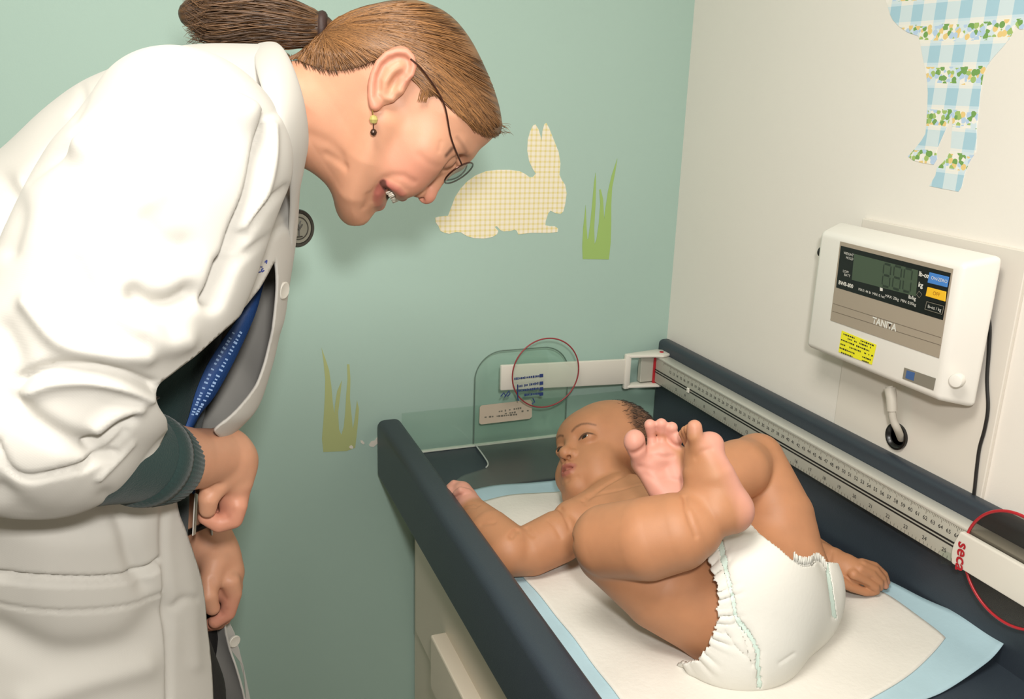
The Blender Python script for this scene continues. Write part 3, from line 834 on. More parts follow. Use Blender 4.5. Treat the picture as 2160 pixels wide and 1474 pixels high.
# ================================================================== PEOPLE: shared helpers
def skin(name, base, pink, lip, dark, rough=0.45, blotch=0.06, sss=0.12):
    m, nt, b = new_mat(name); g = NG(m); v, x, y, z = g.obj()
    n = g.noise(v, 45, 4); n2 = g.noise(v, 900, 2)
    c = g.mix(n, lin([k*(1-blotch) for k in base]), lin([min(255, k*(1+blotch*.6)) for k in base]))
    c = g.mix(attr(g, 'pink'), c, lin(pink))
    c = g.mix(attr(g, 'lip'), c, lin(lip))
    c = g.mix(attr(g, 'dark'), c, lin(dark))
    nt.links.new(c, b.inputs['Base Color']); b.inputs['Roughness'].default_value = rough
    b.inputs['Subsurface Weight'].default_value = sss; b.inputs['Subsurface Radius'].default_value = (1, .4, .2); b.inputs['Subsurface Scale'].default_value = .008
    b.inputs['Specular IOR Level'].default_value = .4
    bp = nt.nodes.new('ShaderNodeBump'); bp.inputs['Strength'].default_value = .10; bp.inputs['Distance'].default_value = .0006
    nt.links.new(n2, bp.inputs['Height']); nt.links.new(bp.outputs['Normal'], b.inputs['Normal'])
    return m

def J(px, py, d): return at(px, py, d=d)

def hits(S, pix, d0, n=60):
    """points of the sculpted surface seen at these pixels"""
    dirs = np.array([ray(*p)/F_PX for p in pix]); t = np.full(len(pix), d0, float)
    for _ in range(n):
        P = CAM+dirs*t[:, None]
        t += np.clip(S.points(P).astype(float), -.02, .03)*.8
    return CAM+dirs*t[:, None]

def fade(d, r0, r1): return 1-np.clip((d-r0)/(r1-r0), 0, 1)

def pdist(V, pts):
    d = np.full(len(V), 9.0); A = np.asarray(pts, float)
    if len(A) == 1: return np.linalg.norm(V-A[0], axis=1)
    for a, b in zip(A, A[1:]):
        ba = b-a; t = np.clip(((V-a) @ ba)/(ba @ ba+1e-12), 0, 1)
        d = np.minimum(d, np.linalg.norm(V-a-t[:, None]*ba, axis=1))
    return d

def strands(name, paths, r, mt, parent, n=4, taper=.35, **kw):
    """many thin hairs as one mesh of tapering tubes; paths (N, K, 3)"""
    P = np.asarray(paths, float); N, K, _ = P.shape
    T = np.gradient(P, axis=1); T /= np.linalg.norm(T, axis=2, keepdims=True)+1e-12
    u = np.cross(T, np.array([.37, .21, .9])); u /= np.linalg.norm(u, axis=2, keepdims=True)+1e-12
    w = np.cross(T, u)
    s = np.linspace(0, 1, K); rad = r*np.minimum(1, np.minimum((1-s)/taper+.15, s/.1+.5))
    ang = np.arange(n)*2*PI/n
    V = P[:, :, None]+rad[None, :, None, None]*(np.cos(ang)[None, None, :, None]*u[:, :, None]+np.sin(ang)[None, None, :, None]*w[:, :, None])
    idx = np.arange(N*K*n).reshape(N, K, n)
    a = idx[:, :-1]; b = idx[:, 1:]
    Q = np.stack([a, np.roll(a, -1, 2), np.roll(b, -1, 2), b], -1).reshape(-1, 4)
    me = quad_mesh(name, V.reshape(-1, 3), Q)
    return link(name, me, mt, parent, **kw)

# ================================================================== THE BABY
BM = []                                       # head frame from the photo: forward, left, up
hf = CM @ np.array([-.598, .494, .631]); hl = CM @ np.array([.800, .323, .505]); hu = CM @ np.array([.046, .807, -.589])
_a = math.radians(13); hf, hl = hf*math.cos(_a)-hl*math.sin(_a), hl*math.cos(_a)+hf*math.sin(_a)
HC = at(1273, 969, d=1.43); HS = 1.093e-3
def hp(f, l, u): return HC+HS*(f*hf+l*hl+u*hu)
HR = np.array([hf, hl, hu])
def hr(*r): return np.array(r)*HS

tx = np.array([.105, 0, 0]);
ax_l = np.array([-.03, .255, 0]); ax_l /= np.linalg.norm(ax_l); ax_z = np.array([0, 0, 1.0]); ax_x = np.cross(ax_l, ax_z)
TR = np.array([ax_x, ax_l, ax_z])
def trunk(S):
    S.ell((.604, 1.015, .960), (.078, .082, .052), TR, k=.0)
    S.ell((.612, .930, .968), (.077, .090, .061), TR, k=.04)
    S.ell((.632, .815, .972), (.080, .080, .066), TR, k=.04)
thR = ([J(1535, 1300, 1.075), J(1400, 1235, 1.065), J(1290, 1160, 1.06)], [.061, .054, .042])
thL = ([J(1650, 1215, 1.135), J(1640, 1090, 1.155), J(1598, 968, 1.18)], [.057, .046, .034])

S = Sculpt(); trunk(S)
S.chain(*thR, k=.022); S.chain(*thL, k=.022)
S.ball(J(1585, 1330, 1.075), .055, k=.04); S.ball(J(1660, 1270, 1.12), .05, k=.04)
Strunk = Sculpt(); Strunk.ops = list(S.ops)
# shoulders, neck
S.chain([(.60, 1.06, .958), J(1213, 1103, 1.268)], [.042, .034], k=.025)
S.chain([(.61, 1.06, .956), (.690, 1.04, .958)], [.042, .036], k=.025)
S.chain([(.600, 1.06, .958), hp(-8, 0, -40)], [.044, .044], k=.012)
# right arm, out to the rail
S.chain([J(1178, 1132, 1.250), J(1120, 1160, 1.235), J(1072, 1168, 1.225)], [.0365, .0350, .031], k=.0035)
S.chain([J(1075, 1160, 1.225), J(1035, 1120, 1.262), J(992, 1070, 1.325)], [.0345, .0300, .0185], k=.0025)
# left arm, lying beside the thigh
S.chain([(.690, 1.045, .960), (.790, .985, .945), J(1735, 1172, 1.25)], [.036, .031, .019], k=.010)
# calves
S.chain([J(1283, 1140, 1.035), J(1365, 1136, 1.0), J(1425, 1122, .99), J(1452, 1110, .992)], [.042, .046, .043, .0385], k=.006)
S.chain([J(1583, 978, 1.175), J(1560, 990, 1.14), J(1500, 1010, 1.12), J(1438, 1045, 1.10)], [.035, .0385, .038, .026], k=.005)
# right foot, seen from the side of the big toe
fk = .010
S.chain([J(1474, 1090, .995), J(1508, 1078, .99), J(1541, 1076, .992)], [.0315, .0285, .0235], k=.003)
S.chain([J(1541, 1076, .992), J(1510, 1005, .99), J(1487, 946, .995)], [.0235, .0215, .0165], k=fk)
S.chain([J(1495, 1060, .998), J(1480, 1000, 1.0), J(1470, 950, 1.005)], [.026, .021, .014], k=fk)
S.chain([J(1520, 1060, 1.010), J(1490, 950, 1.020)], [.020, .014], k=fk)
S.ball(J(1501, 937, .998), .0135, k=.008)
S.chain([J(1478, 945, .992), J(1466, 920, .986), J(1465, 901, .986)], [.0105, .0088, .0083], k=.006)
for (px, py, d, r) in [(1453, 905, 1.005, .0058), (1446, 908, 1.016, .0055), (1441, 914, 1.026, .0052)]:
    S.chain([J(px+18, py+32, d+.004), J(px, py, d)], [.0065, r], k=.004)
# left foot, sole to the camera
S.chain([J(1360, 975, 1.080), J(1392, 1030, 1.070), J(1428, 1070, 1.065)], [.0150, .0155, .0190], k=.008)
S.chain([J(1420, 966, 1.085), J(1425, 1010, 1.075), J(1436, 1068, 1.070)], [.0155, .0165, .0200], k=fk)
S.chain([J(1362, 972, 1.080), J(1395, 958, 1.078), J(1422, 962, 1.085)], [.0150, .0145, .0145], k=fk)
S.chain([J(1350, 965, 1.072), J(1338, 934, 1.064)], [.0105, .0122], k=.004)
S.ball(J(1339, 925, 1.064), .0108, k=.006)
for (px, py, bx, by, r) in [(1371, 896, 1377, 950, .0070), (1395, 894, 1397, 950, .0070), (1417, 902, 1413, 952, .0072), (1428, 925, 1424, 958, .0076)]:
    S.chain([J(bx, by, 1.080), J(.5*(bx+px), .5*(by+py)-3, 1.080), J(px, py, 1.074)], [.0070, .0052, r], k=.0035)
# right hand, a loose fist
hd = 1.355
S.chain([J(994, 1074, 1.322), J(984, 1052, 1.340), J(975, 1036, 1.350)], [.0165, .0172, .0150], k=.008)
for k, q in enumerate([[(974, 1024), (957, 1020), (948, 1027), (956, 1036)], [(968, 1033), (950, 1032), (943, 1039), (951, 1045)], [(966, 1042), (951, 1043), (946, 1050), (955, 1053)], [(968, 1052), (956, 1054), (953, 1060), (962, 1061)]]):
    S.chain([J(x, y, hd-.006*k) for x, y in q], [.0062, .0058, .0052, .0050], k=.003)
S.chain([J(986, 1040, 1.330), J(972, 1034, 1.326), J(962, 1040, 1.332)], [.0068, .0058, .0050], k=.003)
# left hand, flat on the pad
S.chain([J(1732, 1172, 1.236), J(1752, 1184, 1.226)], [.0185, .0180], k=.006)
S.chain([J(1757, 1190, 1.222), J(1790, 1207, 1.206)], [.0220, .0190], k=.006)
S.chain([J(1788, 1195, 1.208), J(1815, 1205, 1.200)], [.0155, .0125], k=.008)
for q, r, d in [([(1766, 1222), (1796, 1238), (1826, 1248), (1840, 1249)], .0064, 1.190), ([(1800, 1212), (1824, 1224), (1846, 1238), (1848, 1246)], .0068, 1.188), ([(1814, 1200), (1838, 1210), (1855, 1228), (1856, 1239)], .0062, 1.192), ([(1820, 1192), (1846, 1202), (1862, 1220), (1868, 1236)], .0056, 1.197), ([(1818, 1186), (1846, 1193), (1866, 1211), (1872, 1228)], .0050, 1.203)]:
    S.chain([J(x, y, d+.003*k) for k, (x, y) in enumerate(q)], [r*1.15, r, r*.9, r*.78], k=.0022)
# head
S.ell(hp(-9, 0, 20), hr(76, 61, 67), HR, k=.004)
S.ell(hp(-20, 12, 33), hr(63, 60, 59), HR, k=.020)
S.ell(hp(24, 0, -28), hr(46, 47, 44), HR, k=.016)
for s in (1, -1):
    S.ball(hp(35, 25*s, -34), 26*HS, k=.014)
S.ell(hp(30, 14, -52), hr(32, 36, 28), HR, k=.012)
S.ell(hp(30, -8, -66), hr(31, 33, 27), HR, k=.012)
S.ball(hp(55, 0, -63), 14*HS, k=.012)
S.ell(hp(52, 0, -46), hr(20, 24, 18), HR, k=.010)
S.ell(hp(42, 0, 24), hr(30, 44, 30), HR, k=.016)
for s in (1, -1):
    S.ell(hp(73, 26*s, 1), hr(8, 15, 7), HR, k=.012, mode='-')
    a_ = math.radians(7*s)
    l2 = math.cos(a_)*hl+math.sin(a_)*hu; u2 = -math.sin(a_)*hl+math.cos(a_)*hu
    EA = np.array([hf, l2, u2])
    S.ell(hp(56.8, 25.5*s, 1.5), hr(8.6, 12.5, 8.6), EA, k=.006)
    # lid opening
    S.ell(hp(65.5, 25.5*s, .8), hr(5, 9.0, 2.5), EA, k=.001, mode='-')
S.chain([hp(61, 0, 6), hp(69, 0, -8), hp(75, 0, -18)], [.0075, .0072, .0085], k=.010)
S.ball(hp(76, 0, -20), 8.2*HS, k=.005)
for s in (1, -1):
    S.ball(hp(67.5, 9.2*s, -22), 6.8*HS, k=.004)
    S.chain([hp(75.5, 5.2*s, -29), hp(70, 5.6*s, -23)], [.0026, .0022], k=.0018, mode='-')
S.chain([hp(65, 13, -42.5), hp(70, 8, -39.5), hp(73, 3, -38), hp(73, 0, -39), hp(73, -3, -38), hp(70, -8, -39.5), hp(65, -13, -42.5)], [.0026, .0044, .0050, .0048, .0050, .0044, .0026], k=.004)
S.chain([hp(65, 12, -46), hp(70.5, 6, -50), hp(71.5, 0, -51), hp(70.5, -6, -50), hp(65, -12, -46)], [.0026, .0050, .0055, .0050, .0026], k=.004)
S.groove([hp(63, 16, -43.6), hp(69, 9, -44.6), hp(76.5, 0, -44.8), hp(69, -9, -44.6), hp(63, -16, -43.6)], .0020, .0036)
S.groove([hp(70, 0, -30), hp(75, 0, -36)], .0030, .0012)
S.groove([hp(62, 12, -57), hp(68, 0, -59), hp(62, -12, -57)], .0045, .0025)
for s in (1, -1):
    S.groove([hp(63, 15*s, -24), hp(58, 24*s, -36)], .0040, .0014)
    # ears
    S.ell(hp(-8, 62*s, -10), hr(16, 7, 26), np.array([hf, hl, hu]), k=.004)
    S.ell(hp(-5, 69*s, -9), hr(8, 4, 15), np.array([hf, hl, hu]), k=.004, mode='-')
# creases in the skin, followed on the surface
def crease(pix, d0, w, dep): S.groove(hits(S, pix, d0), w, dep)
crease([(1230, 1056), (1252, 1042), (1280, 1022), (1315, 1003), (1345, 992)], 1.15, .0030, .0030)
crease([(1237, 1062), (1245, 1043)], 1.15, .0040, .0018)
crease([(1240, 1050), (1270, 1040), (1320, 1030), (1370, 1020)], 1.15, .0035, .0016)
crease([(1181, 1072), (1192, 1090), (1202, 1115), (1208, 1140), (1209, 1170)], 1.0, .0032, .0026)
crease([(1157, 1097), (1172, 1113), (1182, 1132)], 1.0, .0032, .0016)
crease([(1079, 1130), (1085, 1122), (1091, 1118)], 1.0, .0036, .0065)
crease([(1112, 1114), (1118, 1124), (1124, 1130)], 1.0, .0032, .0022)
crease([(1016, 1106), (1028, 1104), (1042, 1102)], 1.0, .0030, .0016)
crease([(973, 1071), (985, 1064), (1000, 1062), (1009, 1066)], 1.1, .0026, .0024)
crease([(976, 1077), (990, 1072), (1006, 1070)], 1.1, .0020, .0012)
crease([(1754, 1164), (1750, 1180), (1741, 1201)], 1.0, .0028, .0030)
crease([(1786, 1216), (1806, 1227), (1832, 1239)], 1.0, .0022, .0026)
crease([(1444, 1048), (1448, 1075), (1458, 1105), (1468, 1130)], .8, .0028, .0030)
crease([(1468, 965), (1482, 953), (1500, 948)], .8, .0030, .0012)
crease([(1378, 962), (1388, 962), (1400, 964), (1420, 962)], .9, .0030, .0018)
crease([(1350, 985), (1370, 990), (1388, 998)], .9, .0040, .0012)
crease([(1362, 1000), (1385, 1012), (1415, 1010), (1440, 1018)], .9, .0040, .0012)
crease([(1335, 957), (1350, 950), (1360, 940)], .9, .0030, .0026)
SB = S
V, Q = S.mesh('baby', .00135)
V = relax(V, Q, 2, .4)
me = quad_mesh('body', V, Q)
# skin's own colour: rosy soles, palms and lips, dark brows; plus painted nostril shade
Vd = V.astype(float)
pk = np.zeros(len(V))
sole = [J(1339, 935, 1.06), J(1375, 960, 1.065), J(1400, 1010, 1.055), J(1420, 1050, 1.05)]
pk = np.maximum(pk, fade(pdist(Vd, sole), .022, .032)*.85)
for p in [(1371, 896), (1395, 894), (1417, 902), (1428, 925)]: pk = np.maximum(pk, fade(pdist(Vd, [J(*p, 1.07)]), .010, .016)*.9)
sole2 = [J(1510, 925, .99), J(1532, 965, .99), J(1560, 1030, .985), J(1575, 1075, .985)]
pk = np.maximum(pk, fade(pdist(Vd, sole2), .012, .028)*.8)
pk = np.maximum(pk, fade(pdist(Vd, [J(1466, 900, .985)]), .006, .012)*.5)
pk = np.maximum(pk, fade(pdist(Vd, [J(984, 1048, 1.33), J(955, 1035, 1.35)]), .018, .028)*.75)
pk = np.maximum(pk, fade(pdist(Vd, [J(1845, 1240, 1.21), J(1866, 1235, 1.21)]), .006, .014)*.45)
L = ((Vd-HC) @ HR.T)/HS                     # head-frame millimetres
lip = np.zeros(len(V))
lipc = [(66, 13, -43), (72, 7, -41), (76, 0, -41.5), (72, -7, -41), (66, -13, -43)]
lipd = [(66, 11, -46), (73, 5, -49.5), (75, 0, -50.5), (73, -5, -49.5), (66, -11, -46)]
lip = np.maximum(fade(pdist(L, lipc), 3.2, 5.6), fade(pdist(L, lipd), 3.6, 6.4))*.8
dk = np.zeros(len(V))
for s in (1, -1):
    br = [(66, 11*s, 15), (66, 18*s, 18.5), (63, 27*s, 20), (55, 37*s, 17)]
    d = seg2(L[:, 1:], [(9*s, 13.5), (16*s, 17.5), (25*s, 20), (33*s, 19.5), (40*s, 17)])+9*(L[:, 0] < 25)+np.abs(L[:, 1]-20*s)*.03; dk = np.maximum(dk, fade(d, .4, 2.9)*.75*(.8+.2*np.sin(L[:, 1]*3+L[:, 2]*4)))
    d = seg2(L[:, 1:], [(16*s, 0), (20*s, 2.8), (26*s, 4.4), (32*s, 4.4), (37*s, 2.6)])+9*(L[:, 0] < 40); dk = np.maximum(dk, fade(d, .6, 1.9)*.85)
    d = pdist(L, [(74, 5.2*s, -28)]); dk = np.maximum(dk, fade(d, 2, 4)*.5)  # nostril openings darkened, their shade put into the skin colour
# scalp seen through very short hair
def hairness(L):
    f, l, u = L[:, 0], L[:, 1], L[:, 2]
    a_ = np.clip((21-(f+.3*(u-55)))/24, 0, 1)
    b_ = np.clip((u+8-np.clip(f+8, 0, None)*1.4)/20, 0, 1)
    return a_*b_
nz = .5+.5*np.sin(L[:, 1]*.9+L[:, 2]*.7)*np.sin(L[:, 0]*.8-L[:, 2]*.5)
scalp = np.clip(hairness(L)*1.3-.12+.2*(nz-.5), 0, 1)*(np.linalg.norm(L, axis=1) < 125)*(L[:, 2] > -25)
dk = np.maximum(dk, scalp*.72)
vcolor(me, 'pink', pk); vcolor(me, 'lip', lip); vcolor(me, 'dark', dk)
M_bskin = skin('warm_brown_skin', (184, 130, 94), (216, 156, 140), (154, 86, 78), (46, 32, 27), .52)
baby = empty('person', (.62, .95, ZT), 'baby in a white diaper lying on the underpad with feet up', 'person')
link('body', me, M_bskin, baby)
# eyes
M_eye = mat('eye_white', (226, 220, 212), 0.12); M_iris = mat('dark_brown_iris', (38, 24, 18), 0.1)
look = hf*.94+hu*.12+hl*(-.2); look /= np.linalg.norm(look)
for s in (1, -1):
    c = hp(53, 26*s, 2); r = 10.9*HS
    mb = MB(); mb.lathe(c, look, [(-r, .0002)]+[(-r*math.cos(a), r*math.sin(a)) for a in np.linspace(.15, 2.55, 16)]+[(r*.835, .0001)], 28)
    e = mb.build('eye', M_eye, baby, smooth=True)
    mb = MB(); mb.lathe(c, look, [(r*.80, .60*r), (r*.86, .56*r), (r*.96, .34*r), (r*1.01, .1*r), (r*1.012, .0001)], 24); mb.build('iris', M_iris, e, smooth=True)
# fine dark hair
M_bhair = mat('baby_dark_hair', (44, 32, 27), 0.5)
HP = []
rs = np.random.default_rng(5)
while len(HP) < 4200:
    d = rs.normal(size=3); d /= np.linalg.norm(d)
    f, l, u = -9+76*d[0], 61*d[1], 20+67*d[2]
    if hairness(np.array([[f, l, u]]))[0] < rs.random()*.95+.03: continue
    p = hp(f, l, u)
    n = d[0]/76*hf+d[1]/61*hl+d[2]/67*hu; n /= np.linalg.norm(n)
    t = -hf*.8+hu*rs.normal(0, .5)+hl*rs.normal(0, .5); t -= n*t.dot(n); t /= np.linalg.norm(t)
    Ln = rs.uniform(.004, .008)
    HP.append([p+t*Ln*s+n*(.0012+.0022*math.sin(s*2.6)*rs.uniform(.4, 1.3)) for s in np.linspace(0, 1, 5)])
HP = np.array(HP); fl = HP.reshape(-1, 3)
dd = SB.points(fl); gr_ = np.stack([SB.points(fl+e)-SB.points(fl-e) for e in np.eye(3)*.002], -1); gr_ /= np.linalg.norm(gr_, axis=1, keepdims=True)+1e-9
lift_ = np.tile(np.linspace(0, .0034, 5), len(HP))*np.repeat(rs.uniform(.3, 1, len(HP)), 5)
fl = fl-gr_*(dd-lift_+.0003)[:, None]; HP = fl.reshape(HP.shape)
strands('hair', HP, .00024, M_bhair, baby, n=3)

# ------------------------------------------------------------------ diaper
DO = [(1570, 1040), (1572, 1100), (1600, 1130), (1640, 1160), (1668, 1184), (1692, 1197), (1712, 1194), (1722, 1183), (1740, 1186), (1800, 1200), (1850, 1420), (1700, 1520), (1450, 1520), (1380, 1420)]
CUR = [(1436, 1396), (1473, 1391), (1482, 1376), (1497, 1362), (1500, 1344), (1510, 1330), (1512, 1312), (1517, 1296), (1510, 1283), (1517, 1268), (1514, 1250), (1512, 1230), (1506, 1208), (1498, 1185), (1488, 1160), (1478, 1130), (1480, 1050)]
zz = []
for (a, b_) in zip(CUR, CUR[1:]):
    n_ = 4
    for i in range(n_):
        t = i/n_; x = a[0]+(b_[0]-a[0])*t; y = a[1]+(b_[1]-a[1])*t
        zz.append((x+rs.uniform(-3.5, 3.5), y))
POLY = zz+[CUR[-1]]+DO
Sd = Sculpt(); Sd.ops = list(Strunk.ops)
Sd.ell(J(1605, 1240, 1.04), (.055, .030, .055), None, k=.05)
Sd.ball(J(1540, 1350, 1.06), .052, k=.03)
base_ops = Sd
def off_fn(P):
    return base_ops.points(P.reshape(-1, 3)).reshape(P.shape[:-1])-.0065
S2 = Sculpt(); S2.fn(off_fn, (.47, .64, .90), (.84, 1.0, 1.12), k=0)
flat = lambda P: (ZP+.0045)-P[..., 2]
S2.fn(flat, (.4, .6, .88), (.9, 1.1, 1.2), '&', 0)
DVall, DQ = S2.mesh('d', .0020)
# little gathers
DV = relax(DVall, DQ, 2, .5)
N_ = normals(DV, DQ); pp = project(DV)
near_cuff = fade(seg2(pp, CUR), 6, 60)
ph = np.arctan2(pp[:, 1]-1290, pp[:, 0]-1400)
DV = DV+N_*(near_cuff*.0022*np.sin(ph*46+.03*pp[:, 0])*(.5+.5*np.sin(ph*17)))[:, None]
for path, w, dep in [([(1532, 1200), (1545, 1260), (1552, 1300), (1580, 1335), (1597, 1370), (1600, 1428)], 9, .0030), ([(1548, 1310), (1570, 1350), (1585, 1400)], 5, .0022), ([(1740, 1195), (1745, 1240), (1752, 1300)], 6, .0020), ([(1530, 1330), (1555, 1365), (1580, 1390)], 4, .0016), ([(1640, 1395), (1670, 1375)], 4, .0012)]:
    DV = DV-N_*(dep*np.exp(-(seg2(pp, path)/w)**2))[:, None]
DV[:, 2] = np.maximum(DV[:, 2], ZP+.0042)
cq = pp[DQ].mean(1); cw = DV[DQ].mean(1)
front = inside2(cq, POLY)
keep = front & (cw[:, 1] < .93)
M_dia = mat('white_diaper', (224, 222, 214), 0.75, bump=0.25, bscale=220)
M_mint = mat('mint_elastic', (206, 224, 214), 0.7, bump=0.3, bscale=260)
def sub(V, Q, m):
    q = Q[m]; u, inv = np.unique(q, return_inverse=True); return V[u], inv.reshape(q.shape)
band = (seg2(cq, [(1522, 1150), (1532, 1200), (1545, 1260), (1552, 1300), (1580, 1335), (1597, 1370), (1600, 1440)]) < 6.5) | (seg2(cq, [(1741, 1192), (1748, 1240), (1757, 1300)]) < 4)
v_, q_ = sub(DV, DQ, keep & ~band); dia = link('diaper', quad_mesh('diaper', v_, q_), M_dia, baby)
md = dia.modifiers.new('thick', 'SOLIDIFY'); md.thickness = .0035; md.offset = 1
v_, q_ = sub(DV, DQ, keep & band); lb = link('leg_elastic', quad_mesh('leg_elastic', v_, q_), M_mint, dia)
md = lb.modifiers.new('thick', 'SOLIDIFY'); md.thickness = .0030; md.offset = 1
# frilled edge of the far leg opening
fr = hits(S2, [(1672, 1187), (1690, 1197), (1706, 1196), (1720, 1188), (1732, 1194), (1742, 1208)], .9)
mb = MB(); rows = []
fr = spline(fr, 10)
for i, p in enumerate(fr):
    n = (CAM-p)/np.linalg.norm(CAM-p); w = .5+.5*math.sin(i*1.7)
    rows.append([p-n*.004, p+n*(.002+.003*w)+np.array([0, 0, .004]), p+n*(.003*w)+np.array([.001*math.sin(i*2.3), .001, .011+.003*w])])
for a, b_ in zip(rows, rows[1:]):
    for k in range(2): mb.poly([a[k], b_[k], b_[k+1], a[k+1]])
fo = mb.build('leg_frill', M_dia, dia, smooth=True); md = fo.modifiers.new('thick', 'SOLIDIFY'); md.thickness = .0008
# ================================================================== THE DOCTOR
doc = empty('person', (-.15, .93, 0), 'woman in a white lab coat leaning over the baby, hair in a ponytail', 'person')
DW = np.array([-.19, -.982, 0]); DW /= np.linalg.norm(DW)      # sideways axis of the head, towards her right
E1 = np.cross([0, 0, 1.0], -DW)*-1; E1 = np.array([-DW[1], DW[0], 0.0]); E2 = np.array([0, 0, 1.0])
H0 = at(850, 250, d=.95)
def hq(px, py, c=0.0):
    """head point: where the pixel meets the head's middle plane, then c metres sideways"""
    r = ray(px, py); t = ((H0-CAM) @ DW)/(r @ DW)
    return CAM+r*t+DW*c
def hs(px, py, c):
    """point at sideways offset c seen at the pixel"""
    r = ray(px, py); t = ((H0+DW*c-CAM) @ DW)/(r @ DW)
    return CAM+r*t
def h2(px, py):
    q = hq(px, py)-H0; return np.array([q @ E1, q @ E2])

class Flat:
    """signed distance of a planar outline, sampled on a grid"""
    def __init__(s, poly, h=.001, pad=.06):
        P = np.asarray(poly); s.lo = P.min(0)-pad; n = np.ceil((P.max(0)+pad-s.lo)/h).astype(int)+1
        s.h = h; g = np.stack(np.meshgrid(np.arange(n[0]), np.arange(n[1]), indexing='ij'), -1).reshape(-1, 2)*h+s.lo
        d = seg2(g, list(P)+[P[0]]); d[inside2(g, [tuple(p) for p in P])] *= -1
        s.g = d.reshape(n).astype(np.float32); s.n = n
    def __call__(s, a, b):
        x = np.clip((a-s.lo[0])/s.h, 0, s.n[0]-1.001); y = np.clip((b-s.lo[1])/s.h, 0, s.n[1]-1.001)
        i = x.astype(np.int32); j = y.astype(np.int32); u = x-i; v = y-j; g = s.g
        return (g[i, j]*(1-u)+g[i+1, j]*u)*(1-v)+(g[i, j+1]*(1-u)+g[i+1, j+1]*u)*v

def puff(flat, O, e1, e2, w, RW, c0=0.0):
    """solid whose outline is flat and whose sideways thickness swells with distance from it; RW(a,b)->R,W"""
    def f(P):
        q = P-O.astype(np.float32); a = q @ e1.astype(np.float32); b = q @ e2.astype(np.float32); c = q @ w.astype(np.float32)-c0
        s = -flat(a, b); R, W = RW(a, b)
        x = np.where(s < R, R-s, 0); kx = x/R; kc = c/W
        k0 = np.sqrt(kx*kx+kc*kc); g = np.sqrt((kx/R)**2+(kc/W)**2)+1e-6
        return np.maximum(k0*(k0-1)/g, np.abs(c)-W*1.05)
    return f
def bounds(poly2, O, e1, e2, w, W):
    P = np.array([O+e1*p[0]+e2*p[1]+w*c for p in poly2 for c in (-W, W)]); return P.min(0), P.max(0)

# ------------------------------------------------------------------ head
HEAD = [(1048, 276), (1047, 255), (1041, 222), (1027, 180), (1006, 132), (980, 84), (944, 42), (900, 18), (857, 9), (800, 17), (742, 38), (700, 66), (668, 95), (640, 122), (600, 130), (560, 130), (560, 345), (600, 345), (640, 354), (668, 371), (689, 391), (704, 416), (716, 438), (728, 453), (744, 461), (757, 457), (764, 446), (769, 437), (778, 436), (792, 433), (808, 428), (828, 420), (846, 416), (862, 410), (882, 392), (905, 378), (928, 368), (944, 360), (960, 353), (986, 337), (1010, 315), (1031, 297)]
HP2 = [h2(*p) for p in HEAD]; HPS = spline(HP2, 3, closed=True)
FH = Flat(HPS)
CH = h2(744, 461); UP = h2(1050, 269)-CH; UP /= np.linalg.norm(UP)
def RWh(a, b):
    t = (a-CH[0])*UP[0]+(b-CH[1])*UP[1]
    W = np.interp(t, [-.03, .01, .05, .09, .14, .20, .26], [.052, .046, .054, .064, .071, .074, .074])
    R = np.interp(t, [-.03, .0, .03, .06, .12, .20], [.050, .048, .058, .062, .066, .076])
    return R.astype(np.float32), W.astype(np.float32)
fhead = puff(FH, H0, E1, E2, DW, RWh); hb = bounds(HP2, H0, E1, E2, DW, .08)
Sh = Sculpt(); Sh.fn(fhead, *hb, k=0)
sides = (1, -1)
for s in sides:
    Sh.chain([hq(752, 440, .010*s), hq(748, 395, .036*s), hq(768, 325, .052*s), hq(795, 250, .058*s)], [.013, .013, .013, .012], k=.022)
    Sh.ball(hq(850, 352, .036*s), .026, k=.022)
    Sh.ball(hq(892, 306, .046*s), .020, k=.024)
    Sh.chain([hq(972, 318, .012*s), hq(966, 306, .030*s), hq(948, 290, .046*s)], [.010, .009, .008], k=.012)
    Sh.ell(hq(944, 338, .031*s), (.015, .015, .012), k=.012, mode='-')
    Sh.ball(hq(931, 322, .031*s), .0135, k=.006)
# nose
Sh.chain([hq(962, 344), hq(944, 358), hq(924, 380), hq(905, 407)], [.0085, .0065, .0068, .0075], k=.012)
Sh.ball(hq(899, 413), .0088, k=.006)
for s in sides:
    Sh.ball(hq(881, 399, .0105*s), .0078, k=.006)
    Sh.chain([hq(889, 420, .0062*s), hq(883, 404, .0068*s)], [.0030, .0030], k=.002, mode='-')
# mouth, open in a smile
def mir(P): P = np.asarray(P, float); return P-2*((P-H0) @ DW)[..., None]*DW
def inset(P, e): return P-gradp0(Sh, P)*e
def gradp0(S_, P, e=.002):
    g = np.stack([S_.points(P+d)-S_.points(P-d) for d in np.eye(3)*e], -1); return g/(np.linalg.norm(g, axis=-1, keepdims=True)+1e-9)
UL = hits(Sh, [(810, 389), (823, 392), (837, 398), (847, 407)], .80); UL = np.vstack([inset(UL, .0022), [hq(849, 413)]])
LL = hits(Sh, [(807, 396), (800, 407), (797, 418), (798, 427)], .80); LL = np.vstack([inset(LL, .0024), [hq(800, 431)]])
MG = hits(Sh, [(812, 394), (818, 402), (823, 412), (826, 421)], .80); MG0 = MG.copy(); MG = np.vstack([inset(MG, .0010), [hq(828, 426)]])
for f_ in (lambda P: P, mir):
    Sh.chain(f_(UL), [.0026, .0042, .0048, .0050, .0048], k=.005)
    Sh.chain(f_(LL), [.0026, .0044, .0052, .0056, .0054], k=.005)
for f_ in (lambda P: P, mir):
    Sh.chain(f_(MG), [.0012, .0026, .0040, .0048, .0050], k=.0015, mode='-')
